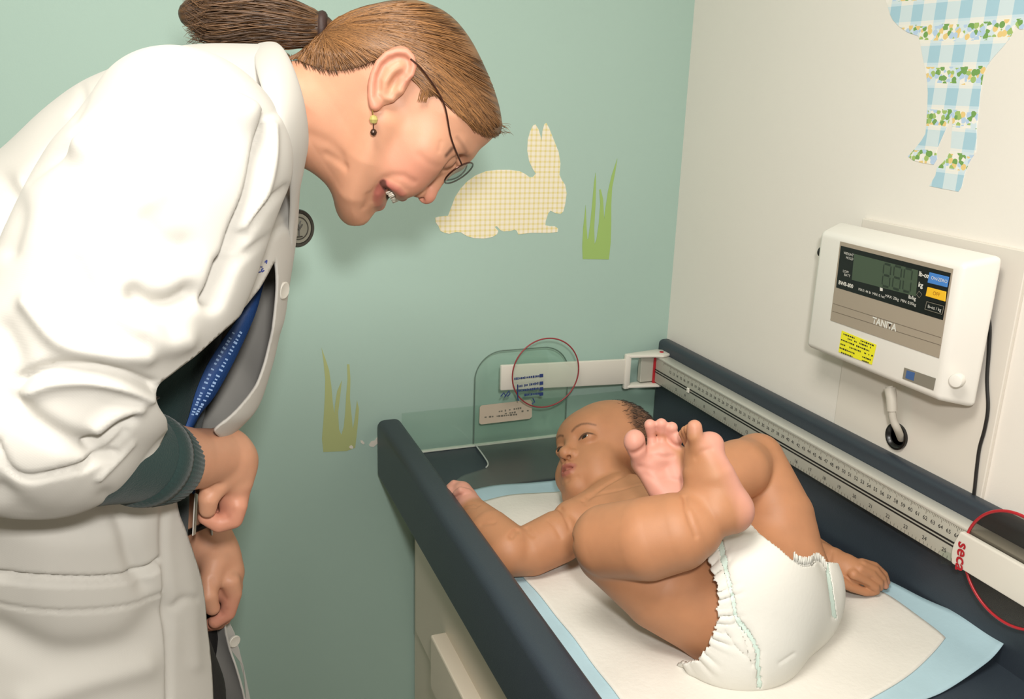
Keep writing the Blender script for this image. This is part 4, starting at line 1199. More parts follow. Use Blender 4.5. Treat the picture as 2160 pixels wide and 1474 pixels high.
# ear
eb = dict(k=.005)
def er(px, py, c=.0): return hs(px, py, .074+c)
EAR = [(790, 224), (783, 205), (783, 180), (787, 157), (798, 132), (816, 115), (838, 108), (857, 109), (869, 121), (873, 140), (868, 157), (856, 168)]
ew = np.array([E1*.8+E2*.6, -E1*.6+E2*.8, DW])
ec = hs(825, 160, .0725)
ed = hs(855, 112, .07)-hs(792, 215, .07); ed /= np.linalg.norm(ed); ex_ = np.cross(ed, DW)
Sh.ell(ec, (.0185, .0310, .0058), np.array([ex_, ed, DW]), k=.004)
Sh.chain([er(*p, .0035) for p in EAR], [.0044, .0034, .0029, .0028, .0029, .0030, .0031, .0031, .0030, .0029, .0028, .0024], k=.0040)
Sh.ell(hs(834, 170, .0800), (.0080, .0120, .0062), np.array([ex_, ed, DW]), k=.003, mode='-')
Sh.chain([er(842, 138, .002), er(826, 152, .003), er(812, 172, .003), er(806, 196, .001)], [.0030, .0032, .0032, .0028], k=.006)
Sh.chain([er(850, 172, .001), er(843, 190, .002), er(833, 198, .001)], [.0034, .0042, .0030], k=.004)
Sh.chain([er(826, 208, .001), er(812, 206, .001)], [.0034, .0030], k=.003)
Sh.ball(er(792, 219, .0), .0060, k=.004)
Sh.groove([er(800, 190, .004), er(800, 165, .005), er(812, 138, .005), er(838, 122, .005), (er(858, 128, .005))], .0020, .0024)
# lines of the face
def fcrease(pix, w, dep, d0=.82): Sh.groove(hits(Sh, pix, d0), w, dep)
fcrease([(872, 384), (852, 372), (830, 371), (812, 377), (800, 388), (794, 404)], .0040, .0013)
fcrease([(794, 396), (787, 410), (784, 424)], .0040, .0008)
fcrease([(925, 352), (905, 345), (885, 328)], .0040, .0006)
fcrease([(770, 437), (775, 425), (777, 412)], .0045, .0018)
fcrease([(690, 326), (712, 340), (728, 352)], .0045, .0018)
fcrease([(655, 285), (690, 300), (720, 330)], .0060, .0014)
fcrease([(930, 300), (926, 318)], .0022, .0008)
LASH = hits(Sh, [(954, 313), (948, 320), (942, 327)], .80); BROW = hits(Sh, [(984, 322), (976, 306), (964, 290)], .80)
parts_doc = []
Vh, Qh = Sh.mesh('h', .00125)
Vh = relax(Vh, Qh, 2, .4)

# ------------------------------------------------------------------ arms and hands (skin)
def JY(px, py, y): return at(px, py, y=y)
Sa = Sculpt()
# right forearm (near), hand bent down at the wrist
Sa.chain([JY(60, 950, .700), JY(300, 968, .745), JY(400, 968, .800), JY(470, 962, .845)], [.044, .034, .0280, .0265], k=0)
Sa.chain([JY(470, 964, .850), JY(488, 975, .855)], [.0270, .0245], k=.010)
Sa.chain([JY(486, 975, .845), JY(494, 1020, .838), JY(492, 1066, .838)], [.0210, .0165, .0135], k=.014)
Sa.chain([JY(478, 985, .885), JY(480, 1025, .882), JY(474, 1062, .880)], [.0190, .0170, .0140], k=.014)
Sa.chain([JY(488, 1000, .862), JY(486, 1050, .860)], [.020, .0165], k=.010)
for q, r, y in [([(500, 1066), (492, 1094), (462, 1104), (434, 1090)], .0095, .828), ([(490, 1072), (480, 1096), (456, 1102), (440, 1088)], .0094, .850), ([(482, 1072), (470, 1094), (446, 1098), (434, 1084)], .0090, .868), ([(474, 1066), (460, 1086), (440, 1088), (430, 1074)], .0080, .884)]:
    Sa.chain([JY(x, yy, y) for x, yy in q], [r*1.05, r, r*.92, r*.8], k=.0035)
Sa.chain([JY(474, 996, .832), JY(456, 1022, .818)], [.0140, .0115], k=.010)
Sa.chain([JY(456, 1022, .818), JY(440, 1050, .812), JY(438, 1074, .814)], [.0112, .0098, .0080], k=.0025)
# left forearm and hand (far), hanging lower
Sa.chain([JY(300, 960, 1.10), JY(415, 1080, 1.0), JY(440, 1140, .985), JY(452, 1172, .98)], [.036, .031, .0275, .0265], k=0)
Sa.chain([JY(454, 1172, .975), JY(472, 1208, .965), JY(478, 1238, .960)], [.0250, .0230, .0180], k=.012)
Sa.chain([JY(448, 1180, .995), JY(462, 1225, .995), JY(470, 1250, .990)], [.0220, .0200, .0170], k=.012)
for q, r, y in [([(486, 1226), (492, 1250), (480, 1292), (454, 1310)], .0100, .945), ([(478, 1240), (484, 1268), (472, 1302), (448, 1314)], .0098, .962), ([(470, 1248), (476, 1280), (462, 1312), (442, 1318)], .0092, .980), ([(462, 1252), (464, 1284), (452, 1310), (436, 1312)], .0082, .996)]:
    Sa.chain([JY(x, yy, y) for x, yy in q], [r*1.1, r, r*.92, r*.8], k=.0035)
Sa.chain([JY(452, 1190, .952), JY(444, 1222, .940)], [.0145, .0118], k=.010)
Sa.chain([JY(444, 1222, .940), JY(440, 1256, .930), JY(448, 1282, .930)], [.0116, .0102, .0084], k=.0025)
Sa.groove(hits(Sa, [(448, 1222), (452, 1240), (462, 1246)], .85), .0026, .0030)
Sa.groove(hits(Sa, [(440, 1032), (450, 1024), (466, 1024)], .75), .0030, .0022)
for p in [[(490, 1076), (478, 1088)], [(476, 1262), (462, 1270)], [(478, 1286), (466, 1294)]]: Sa.groove(hits(Sa, p, .75), .0020, .0016)
Va, Qa = Sa.mesh('a', .0019); Va = relax(Va, Qa, 2, .4)
# rest of the body, inside the clothes
Sb = Sculpt()
YM = .93
def TY(px, py, c=0.0): p = at(px, py, y=YM); return p+np.array([0, -c, 0])
Sb.chain([TY(530, 262), TY(400, 390), TY(265, 660), TY(180, 1000), TY(165, 1150)], [.036, .066, .082, .090, .098], k=0)
for s in sides:
    Sb.chain([TY(420, 340, .04*s), TY(350, 385, .115*s)], [.045, .042], k=.03)
Sb.chain([TY(350, 385, .12), at(245, 570, y=.755), JY(75, 945, .705)], [.050, .046, .040], k=.02)
Sb.chain([TY(350, 385, -.12), JY(330, 700, 1.12), JY(300, 960, 1.10)], [.050, .046, .038], k=.02)
hipz = TY(165, 1150)
for s in sides:
    Sb.chain([hipz+np.array([0, .03-.05*s, 0]), (-.055, YM+.03-.06*s, .90), (-.105, YM+.03-.06*s, .50), (-.22, YM-.09*s, .08)], [.070, .070, .050, .040], k=.03)
    Sb.chain([(-.25, YM-.09*s, .045), (-.08, YM-.10*s, .030)], [.036, .030], k=.02)
Vb, Qb = Sb.mesh('b', .007)
V, Q = join_vq([(Vh, Qh), (Va, Qa), (Vb, Qb)])
me = quad_mesh('body', V, Q); Vd = V.astype(float)
pk = np.zeros(len(V)); lp = np.zeros(len(V)); dk = np.zeros(len(V))
for s in sides:
    pk = np.maximum(pk, fade(np.linalg.norm(Vd-hq(862, 345, .052*s), axis=1), .008, .042)*.55)
    pk = np.maximum(pk, fade(pdist(Vd, [er(*p, .004)+DW*((s-1)*.078) for p in EAR]), .004, .012)*.5)
    f_ = (lambda P: P) if s > 0 else mir
    lp = np.maximum(lp, fade(pdist(Vd, f_(UL)), .0045, .0068)*.8)
    lp = np.maximum(lp, fade(pdist(Vd, f_(LL)), .0050, .0076)*.75)
    dk = np.maximum(dk, fade(pdist(Vd, [hq(882, 404, .0068*s)]), .0028, .0042)*.6)
    dk = np.maximum(dk, fade(pdist(Vd, f_(LASH)), .0008, .0040)*.75)
    dk = np.maximum(dk, fade(pdist(Vd, f_(BROW)), .0006, .0036)*.32)
    dk = np.maximum(dk, fade(pdist(Vd, [hq(978, 322, .014*s), hq(975, 310, .026*s), hq(958, 290, .042*s)]), .0015, .0055)*.45)
pk = np.maximum(pk, fade(np.linalg.norm(Vd-hq(899, 415), axis=1), .008, .020)*.6)
for p in [JY(486, 1080, .84), JY(450, 1095, .84), JY(470, 1290, .95), JY(446, 1310, .96)]:
    pk = np.maximum(pk, fade(np.linalg.norm(Vd-p, axis=1), .012, .04)*.6)
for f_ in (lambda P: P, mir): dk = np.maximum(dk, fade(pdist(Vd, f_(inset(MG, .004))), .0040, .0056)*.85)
vcolor(me, 'pink', pk); vcolor(me, 'lip', lp); vcolor(me, 'dark', dk)
M_dskin = skin('fair_skin', (206, 152, 122), (210, 134, 116), (172, 88, 84), (62, 40, 32), .48, blotch=.05)
link('body', me, M_dskin, doc)
# teeth
fw = h2(880, 420)-h2(835, 350); fwd0 = E1*fw[0]+E2*fw[1]; fwd0 /= np.linalg.norm(fwd0)
ta = inset(MG, .0004)
mb = MB(); arc = spline([ta[1]*.5+ta[2]*.5, ta[2], ta[3], ta[4]-fwd0*.001, mir(ta[3]), mir(ta[2])], 8)
dn = (h2(800, 430)-h2(834, 414)); dn = (E1*dn[0]+E2*dn[1]); dn /= np.linalg.norm(dn)
for i in range(0, len(arc)-1):
    a, b_ = arc[i], arc[i+1]
    g = .0010 if i % 4 == 3 else 0
    mb.poly([a-dn*.0065, b_-dn*.0065, b_+dn*(.0036*max(.1, 1-i/16)-g), a+dn*(.0036*max(.1, 1-i/16)-g)])
to = mb.build('teeth', mat('tooth_enamel', (232, 224, 208), .2), doc, smooth=True); md = to.modifiers.new('thick', 'SOLIDIFY'); md.thickness = .003
# eyes behind the glasses
fw = h2(880, 420)-h2(835, 350); fwd = E1*fw[0]+E2*fw[1]; fwd /= np.linalg.norm(fwd)
for s in sides:
    c = hq(931, 322, .031*s)
    mb = MB(); mb.lathe(c, fwd, [(-.0118, .0003)]+[(-.012*math.cos(a), .012*math.sin(a)) for a in np.linspace(.2, 2.95, 16)]+[(.012, .0001)], 24); e = mb.build('eye', M_eye, doc, smooth=True)
    mb = MB(); mb.lathe(c, fwd, [(.0101, .0066), (.0112, .0048), (.0122, .0015), (.0123, .0001)], 20); mb.build('iris', M_iris, e, smooth=True)

# ------------------------------------------------------------------ hair
def hair_mat(name, lo, hi, rough=.38):
    m, nt, b = new_mat(name); g = NG(m)
    nt.links.new(g.mix(attr(g, 'tone'), lin(lo), lin(hi)), b.inputs['Base Color'])
    b.inputs['Roughness'].default_value = rough; b.inputs['Specular IOR Level'].default_value = .45
    b.inputs['Anisotropic'].default_value = .4
    return m
M_hair = hair_mat('golden_brown_hair', (78, 52, 32), (166, 118, 72))
M_hair2 = hair_mat('darker_brown_hair', (52, 36, 25), (120, 86, 54))
HREG = [(1066, 291), (1042, 290), (1011, 285), (977, 262), (949, 234), (926, 207), (908, 192), (897, 198), (888, 212), (882, 196), (876, 165), (850, 140), (815, 140), (795, 150), (781, 137), (742, 150), (703, 153), (660, 142), (625, 128), (598, 114), (585, 92), (560, 40), (680, -10), (780, -60), (900, -60), (1020, -20), (1110, 120), (1120, 291)]
FR = Flat([h2(*p) for p in HREG])
def fhair(P):
    q = P-H0.astype(np.float32); a = q @ E1.astype(np.float32); b = q @ E2.astype(np.float32)
    r = FR(a, b); d = fhead(P)-np.clip(.0008-.30*r, .0006, .0050)
    k = .006; h = np.clip(k-np.abs(d-r), 0, None)/k
    return np.maximum(d, r)+h*h*k*.25
Sx = Sculpt(); Sx.fn(fhair, hb[0]-.012, hb[1]+.012, k=0)
Vx, Qx = Sx.mesh('x', .0022)
hair = link('hair', quad_mesh('hair', Vx, Qx), M_hair, doc)
q2 = (Vx-H0) @ np.stack([E1, E2], 1); rr_ = np.hypot(*(q2-h2(688, 62)).T); an_ = np.arctan2(*(q2-h2(688, 62)).T)
vcolor(hair.data, 'tone', .32+.25*np.sin(an_*60+8*np.sin(an_*13))*np.clip(rr_*10, 0, 1))
def gradp(fn, P, e=.0015):
    g = np.stack([fn((P+d).astype(np.float32))-fn((P-d).astype(np.float32)) for d in np.eye(3)*e], -1)
    return g/(np.linalg.norm(g, axis=-1, keepdims=True)+1e-9)
hrng = np.random.default_rng(21)
def hair_paths(starts, ends, side, K=14, bow=.05, off=(.0004, .0022)):
    st = np.array(starts, float); en = np.array(ends, float); N = len(st); t = np.linspace(0, 1, K)
    dv = en-st; nrm = np.stack([-dv[:, 1], dv[:, 0]], 1)
    nrm *= np.sign(nrm[:, 1:2]+1e-9)
    q = st[:, None]+dv[:, None]*t[None, :, None]+nrm[:, None]*(bow*hrng.uniform(.6, 1.4, N))[:, None, None]*(np.sin(PI*t))[None, :, None]
    o = hrng.uniform(*off, N)[:, None]+np.clip(.0006-.30*FR(q[..., 0], q[..., 1]), .0004, .0052)
    for _ in range(4):                      # keep the path inside the outline
        e = .002; A, Bq = q[..., 0], q[..., 1]; d = FH(A, Bq)-o+.0006
        g = np.stack([FH(A+e, Bq)-FH(A-e, Bq), FH(A, Bq+e)-FH(A, Bq-e)], -1); g = g/(np.linalg.norm(g, axis=-1, keepdims=True)+1e-9)
        q = q-g*np.clip(d, 0, .02)[..., None]
    R, W = RWh(q[..., 0], q[..., 1]); s_ = np.clip(o-FH(q[..., 0], q[..., 1]), 0, None); R = R+o; W = W+o
    c = side*W*np.sqrt(np.clip(1-np.clip(1-s_/R, 0, 1)**2, 0, 1))
    return H0+q[..., :1]*E1+q[..., 1:]*E2+c[..., None]*DW
tie = h2(688, 62)
def along(pts, n):
    P = np.array(spline([h2(*p) for p in pts], 12)); k = hrng.uniform(0, len(P)-1.001, n); i = k.astype(int); f = (k-i)[:, None]
    return P[i]*(1-f)+P[i+1]*f
allp = []
front = [(1060, 282), (1035, 285), (1008, 280), (977, 258), (950, 232), (928, 208), (908, 194), (892, 200)]
for side, n in ((1, 900), (-1, 160)):
    s0 = along(front, n)+hrng.normal(0, .0012, (n, 2)); allp.append(hair_paths(s0, tie+hrng.normal(0, .004, (n, 2)), side, bow=.10))
crown = [(1060, 275), (1052, 215), (1036, 170), (1015, 130), (988, 82), (950, 40), (900, 12), (850, 4), (800, 12)]
for side, n in ((1, 700), (-1, 160)):
    s0 = along(crown, n); e_ = tie+hrng.normal(0, .004, (n, 2)); s0 = s0+(tie-s0)*hrng.uniform(.02, .5, (n, 1)); allp.append(hair_paths(s0, e_, side, bow=.05))
nape = [(600, 112), (627, 126), (662, 140), (703, 150), (742, 146), (780, 132), (800, 122)]
n = 420; s0 = along(nape, n); allp.append(hair_paths(s0, tie+hrng.normal(0, .004, (n, 2))+np.array([-.004, -.004]), 1, bow=.04))
over = [(880, 178), (872, 150), (858, 112), (838, 106), (815, 112), (800, 122)]
n = 420; s0 = along(over, n); allp.append(hair_paths(s0, tie+hrng.normal(0, .004, (n, 2)), 1, bow=.06))
def strand_obj(name, P, r, m, parent, n=4, tones=None):
    o = strands(name, P, r, m, parent, n=n)
    tn = hrng.beta(1.6, 1.8, len(P)) if tones is None else tones
    vcolor(o.data, 'tone', np.repeat(tn, P.shape[1]*n)); return o
strand_obj('hair_strands', np.concatenate(allp), .00048, M_hair, hair)
# loose wisps at the forehead and temple
wi = []
for k in range(26):
    p0 = hq(1056+hrng.uniform(-14, 4), 270+hrng.uniform(-10, 14), hrng.uniform(-.03, .03)); d = E1*hrng.uniform(.4, 1)-E2*hrng.uniform(.1, .9)+DW*hrng.normal(0, .4)
    wi.append([p0+d*.012*t+E2*.004*math.sin(t*2) for t in np.linspace(0, 1, 6)])
strand_obj('forehead_wisps', np.array(wi), .00025, M_hair, hair, n=3)
wi = []
for k in range(40):
    x = hrng.uniform(886, 906); p0 = hs(x, 188+hrng.uniform(0, 10), .0745); wi.append([hs(x-6*t+hrng.normal(0, .6), 190+26*t, .0750-.002*t) for t in np.linspace(0, 1, 6)])
strand_obj('temple_wisps', np.array(wi), .00025, M_hair, hair, n=3)
wi = []
for k in range(120):
    x = hrng.uniform(610, 790); y0 = np.interp(x, [600, 627, 662, 703, 742, 790], [112, 124, 138, 148, 142, 126]); L_ = hrng.uniform(6, 16)
    e = np.array([x, y0+L_]); b0_ = np.array([x-L_*.6, y0-6]); st2 = np.array([h2(*b0_), h2(*e)])
    q_ = st2[0]+(st2[1]-st2[0])*np.linspace(0, 1, 6)[:, None]; R_, W_ = RWh(q_[:, 0], q_[:, 1]); s_ = np.clip(-FH(q_[:, 0], q_[:, 1]), 0, None)
    c_ = W_*np.sqrt(np.clip(1-np.clip(1-s_/R_, 0, 1)**2, 0, 1))+np.linspace(.005, .001, 6)
    wi.append(H0+q_[:, :1]*E1+q_[:, 1:]*E2+c_[:, None]*DW)
strand_obj('nape_wisps', np.array(wi), .0003, M_hair2, hair, n=3)
# ponytail
TIE = hq(684, 62)
tl = spline([hq(686, 62), hq(655, 58), hq(610, 50), hq(550, 42), hq(480, 40), hq(425, 36), hq(392, 26)], 6)
Sp = Sculpt(); ntl = len(tl)
Sp.chain(tl, [float(v) for v in np.interp(np.linspace(0, 1, ntl), [0, .12, .35, .7, .92, 1], [.011, .017, .020, .019, .013, .006])], k=0)
Vp, Qp = Sp.mesh('p', .003); pt = link('ponytail', quad_mesh('ponytail', Vp, Qp), M_hair2, doc)
vcolor(pt.data, 'tone', .25+.25*np.sin(Vp[:, 2]*900+5*np.sin(Vp[:, 0]*60)))
pp_ = []
for k in range(900):
    ph, rd = hrng.uniform(0, 2*PI), math.sqrt(hrng.uniform(.25, 1)); ln = hrng.uniform(.75, 1.04); wob = hrng.uniform(0, 6)
    row = []
    for t in np.linspace(0, ln, 16):
        j = min(t, 1)*(ntl-1); i = min(int(j), ntl-2); c = tl[i]+(tl[i+1]-tl[i])*(j-i+max(0, t-1)*(ntl-1))
        r = float(np.interp(t, [0, .12, .35, .7, .92, 1.05], [.009, .018, .0240, .0255, .022, .020]))*rd
        row.append(c+r*(math.cos(ph+.5*t)*E2+math.sin(ph+.5*t)*DW)+E2*.0045*math.sin(wob+t*9)*t+DW*.004*math.sin(wob*2+t*7)*t+E2*.016*max(0, t-.8)*math.sin(wob*3)*4*(1 if rd > .6 else 0))
    pp_.append(row)
strand_obj('ponytail_strands', np.array(pp_), .0006, M_hair2, pt)
dirt = tl[3]-tl[0]; dirt /= np.linalg.norm(dirt)
mb = MB(); mb.torus(tl[2], dirt, .0125, .0055, 32, 10); mb.build('hair_tie', mat('dark_brown_elastic', (52, 34, 28), .6, bump=.4), doc, smooth=True)

# ------------------------------------------------------------------ glasses and earring
M_frame = mat('dark_copper_frame', (74, 46, 38), .25, metal=.6)
M_lens = clear('spectacle_lens', (246, 247, 246), 0.02, ior=1.35)
gl = empty('glasses', hq(960, 340), None, None)
tag(gl, 'thin dark metal glasses worn by the woman in the lab coat', 'glasses')
fup = np.cross(fwd, DW); fup /= np.linalg.norm(fup)
if (E1*UP[0]+E2*UP[1]) @ fup < 0: fup = -fup
for s in sides:
    c = hq(951, 344, .031*s)+fwd*.009; nrm_ = fwd*.93+DW*.36*s; nrm_ /= np.linalg.norm(nrm_)
    sd_ = np.cross(fup, nrm_); sd_ /= np.linalg.norm(sd_); up_ = np.cross(nrm_, sd_)
    ring = [c+sd_*.0245*math.cos(a)+up_*(.0175*math.sin(a)) for a in np.linspace(0, 2*PI, 40)]
    mb = MB(); mb.tube(ring, .0009, 8, cap=False); mb.build('lens_rim', M_frame, gl, smooth=True)
    mb = MB()
    ri = [c+sd_*.0243*math.cos(a)+up_*(.0173*math.sin(a)) for a in np.linspace(0, 2*PI, 40)[:-1]]
    mb.prism(ri, nrm_*.0012); mb.build('lens', M_lens, gl)
    hng = c+sd_*(.0245 if (sd_ @ DW)*s > 0 else -.0245)+up_*.006
    mb = MB(); mb.tube(spline([hng, hs(952, 292, .0700) if s > 0 else hq(953, 290, -.068), hs(935, 215, .081) if s > 0 else hq(935, 212, -.080), hs(893, 150, .083) if s > 0 else hq(885, 150, -.082), hs(866, 124, .080) if s > 0 else hq(862, 130, -.077)], 6), .0009, 8); mb.build('temple', M_frame, gl, smooth=True)
mb = MB(); mb.tube(spline([hq(948, 352, .008), hq(950, 360, 0), hq(948, 352, -.008)], 6), .0009, 8); mb.build('bridge', M_frame, gl, smooth=True)
ea = empty('earring', er(788, 250, .004), None, None); tag(ea, 'drop earring of green and dark beads on the woman\'s ear', 'earring')
mb = MB(); mb.tube(spline([er(791, 224, .001), er(786, 232, .005), er(787, 243, .005)], 5), .0005, 6); mb.build('ear_wire', mat('gold_wire', (190, 160, 90), .25, metal=.9), ea, smooth=True)
mb = MB(); b0 = er(788, 252, .005); mb.lathe(b0, (0, 0, 1), [(-.0042, .001), (-.003, .0032), (0, .0043), (.003, .0032), (.0042, .001)], 10); mb.build('bead', mat('olive_glass', (176, 164, 96), .2, coat=.3), ea, label='olive green bead')
mb = MB(); b1_ = er(788, 279, .005); mb.lathe(b1_, (0, 0, 1), [(-.0034, .0006), (-.0024, .0024), (0, .0034), (.0024, .0024), (.0034, .0006)], 16); mb.build('bead', mat('dark_bronze_bead', (70, 50, 40), .2, metal=.4), ea, smooth=True, label='small dark bead')
mb = MB(); mb.tube([er(788, 258, .005), er(788, 276, .005)], .0005, 6); mb.build('link', M_frame, ea)
# ------------------------------------------------------------------ white lab coat
TW = np.array([0, -1.0, 0])                     # towards her right side
T0 = at(400, 700, y=YM); TE1 = np.array([1.0, 0, 0]); TE2 = np.array([0, 0, 1.0])
def t2(px, py):
    p = at(px, py, y=YM); return np.array([p[0]-T0[0], p[2]-T0[2]])
COAT = [(-260, 560), (-120, 410), (0, 304), (60, 254), (120, 210), (180, 168), (240, 138), (300, 114), (350, 99), (400, 90), (460, 86), (540, 86), (574, 88), (590, 100), (606, 130), (618, 165), (630, 215), (634, 270), (634, 330), (626, 400), (615, 505), (605, 640), (590, 690), (574, 760), (553, 830), (505, 878), (450, 925), (448, 1000), (452, 1120), (474, 1260), (500, 1370), (526, 1474), (566, 1700), (600, 2050), (80, 2120), (-300, 2050), (-300, 1500), (-210, 1200), (-230, 900), (-280, 720)]
C2 = [t2(*p) for p in COAT]
FC = Flat(spline(C2, 3, closed=True), .003, .10)
nk = t2(640, 250)
def RWc(a, b):
    d = np.hypot(a-nk[0], b-nk[1])
    W = np.interp(d, [.03, .10, .20, .30, .5], [.088, .135, .180, .190, .172])
    R = np.interp(d, [.03, .12, .25], [.080, .12, .15])
    return R.astype(np.float32), W.astype(np.float32)
fcoat = puff(FC, T0, TE1, TE2, TW, RWc); cb = bounds(C2, T0, TE1, TE2, TW, .2)
Sc = Sculpt(); Sc.fn(fcoat, *cb, k=0)
# right sleeve
def SY(px, py, y): return at(px, py, y=y)
Sc.chain([SY(395, 320, .785), SY(330, 430, .760), SY(255, 590, .742), SY(160, 760, .730), SY(85, 880, .715)], [.082, .087, .0880, .0845, .072], k=.016)
Sc.chain([SY(80, 890, .708), SY(150, 925, .715), SY(232, 952, .730)], [.067, .054, .0405], k=.012)
# left sleeve, on the far side
Sc.chain([at(430, 320, y=1.08), at(360, 560, y=1.11), at(325, 800, y=1.10)], [.075, .072, .060], k=.03)
# ruck of cloth above the bent elbow
Sc.chain([SY(300, 640, .688), SY(240, 700, .678), SY(170, 720, .678)], [.020, .026, .020], k=.03)
V, Q = Sc.mesh('c', .0028)
V = relax(V, Q, 5, .5)
N = normals(V, Q); P2 = project(V); vd = V-CAM; vd /= np.linalg.norm(vd, axis=1, keepdims=True)
facing = np.clip(-(N*vd).sum(1)*1.6, 0, 1)
near = V[:, 1] < YM-.02
def press(path, w, dep):
    """fold pressed (or raised) into the cloth along a line on the visible side"""
    global V
    V = V-(N*(facing*near*dep*np.exp(-(seg2(P2, path)/w)**2))[:, None]).astype(np.float32)
def sp(*pts): return [tuple(p) for p in spline([np.array(p, float) for p in pts], 5)]
# shoulder seam and yoke
press(sp((52, 372), (120, 310), (200, 248), (290, 196), (380, 170), (470, 172), (540, 200), (580, 238)), 13, .010)
press(sp((170, 300), (260, 235), (360, 200), (450, 205), (520, 235)), 36, -.010)
press(sp((166, 168), (172, 200), (150, 240)), 10, .005)
# armpit and front of the sleeve
press(sp((562, 250), (548, 320), (530, 410), (500, 490), (478, 560), (450, 630)), 13, .016)
press(sp((575, 262), (568, 330), (552, 400), (522, 480)), 12, -.006)
press(sp((600, 395), (560, 430), (530, 475), (505, 525)), 9, .007)
press(sp((605, 470), (560, 500), (505, 545), (490, 560)), 8, .004)
press(sp((470, 560), (455, 600), (440, 640)), 16, .008)
# sleeve folds
press(sp((300, 470), (340, 510), (385, 525)), 34, 0.0072)
press(sp((330, 400), (300, 430), (285, 480)), 34, -0.0043)
press(sp((285, 622), (320, 640), (360, 640), (400, 622)), 22, 0.0115)
press(sp((300, 690), (340, 720), (380, 712)), 30, -0.0086)
press(sp((150, 560), (190, 640), (240, 700)), 40, 0.0058)
press(sp((60, 640), (130, 720), (220, 740), (300, 748)), 22, -0.0072)
press(sp((40, 800), (100, 776), (180, 772), (250, 786), (318, 812)), 12, 0.0072)
press(sp((50, 835), (110, 806), (190, 800), (260, 812), (312, 836)), 14, -0.0072)
press(sp((40, 850), (80, 890), (140, 925), (190, 938)), 22, 0.0101)
press(sp((190, 935), (230, 905), (275, 880)), 10, 0.0058)
press(sp((200, 900), (240, 870), (290, 858)), 14, -0.0058)
press(sp((-5, 930), (20, 985), (60, 1004), (120, 992), (180, 975), (235, 950)), 8, 0.0050)
press(sp((170, 985), (215, 950), (262, 905)), 7, 0.0029)
press(sp((205, 1005), (240, 968), (275, 930)), 7, -0.0029)
press(sp((0, 700), (30, 760), (20, 830)), 30, 0.0058)
press(sp((0, 380), (30, 440), (10, 520)), 24, 0.0072)
# skirt of the coat
press(sp((0, 1040), (80, 1100), (200, 1110), (280, 1090)), 30, 0.0072)
press(sp((225, 1050), (265, 1100), (280, 1170), (300, 1230)), 20, 0.0058)
press(sp((352, 1060), (352, 1200), (356, 1320), (352, 1474)), 9, 0.0036)
press(sp((395, 1110), (402, 1250), (412, 1400)), 16, -0.0029)
press(sp((0, 1330), (120, 1380), (260, 1360), (330, 1290)), 36, 0.0072)
press(sp((60, 1474), (180, 1430), (300, 1400)), 30, -0.0058)
press(sp((370, 1280), (385, 1262), (405, 1262)), 8, 0.0029)
# patch pocket
PK = [(-80, 1208), (0, 1213), (60, 1222), (140, 1228), (210, 1229), (280, 1222), (320, 1208), (345, 1190), (348, 1280), (352, 1600), (-80, 1600)]
ins = inside2(P2, PK); dpk = seg2(P2, PK+[PK[0]])
V = V+(N*(facing*near*np.where(ins, np.clip(dpk/7, 0, 1)*.0040, 0))[:, None]).astype(np.float32)
press(sp((-80, 1203), (0, 1207), (60, 1216), (140, 1222), (210, 1223), (280, 1216), (318, 1202), (343, 1184)), 5, .006)
press(sp((0, 1268), (60, 1278), (140, 1284), (230, 1280), (300, 1268), (348, 1246)), 3.5, .0022)
# broad soft unevenness of worn cloth
nzv = np.sin(V[:, 0]*31+3*V[:, 2]*9)*np.sin(V[:, 2]*24-V[:, 1]*17)*.0022+np.sin(V[:, 0]*13-V[:, 2]*19+2)*.0022
V = V+(N*nzv[:, None]).astype(np.float32)
# open front: the near edge of the coat, and what lies in front of it is open
OPEN = [(578, 545), (562, 575), (541, 612), (508, 652), (470, 690), (432, 728), (400, 758), (362, 790), (330, 812), (322, 830), (330, 850), (340, 868), (351, 884), (352, 960), (372, 1040), (384, 1090), (402, 1150), (415, 1205), (426, 1262), (436, 1330), (443, 1400), (448, 1474), (456, 1600), (466, 2300), (900, 2300), (640, 1474), (500, 960), (452, 912), (500, 866), (543, 815), (563, 765), (576, 722), (583, 684), (585, 640), (584, 600)]
cen = V[Q].mean(1); cpx = P2[Q].mean(1)
nq = N[Q].mean(1); vq = cen-CAM; vq /= np.linalg.norm(vq, axis=1, keepdims=True)
slv = np.full(len(cen), False)
sl_pts = [SY(395, 320, .785), SY(255, 590, .742), SY(85, 880, .715), SY(232, 952, .730)]
isl = pdist(cen.astype(float), sl_pts) < .096
cut = inside2(cpx, OPEN) & (((nq*vq).sum(1) < .15) | (cen[:, 1] < YM-.02)) & (cen[:, 1] < 1.02) & ~((cpx[:, 1] < 900) & (cen[:, 1] > YM+.12))
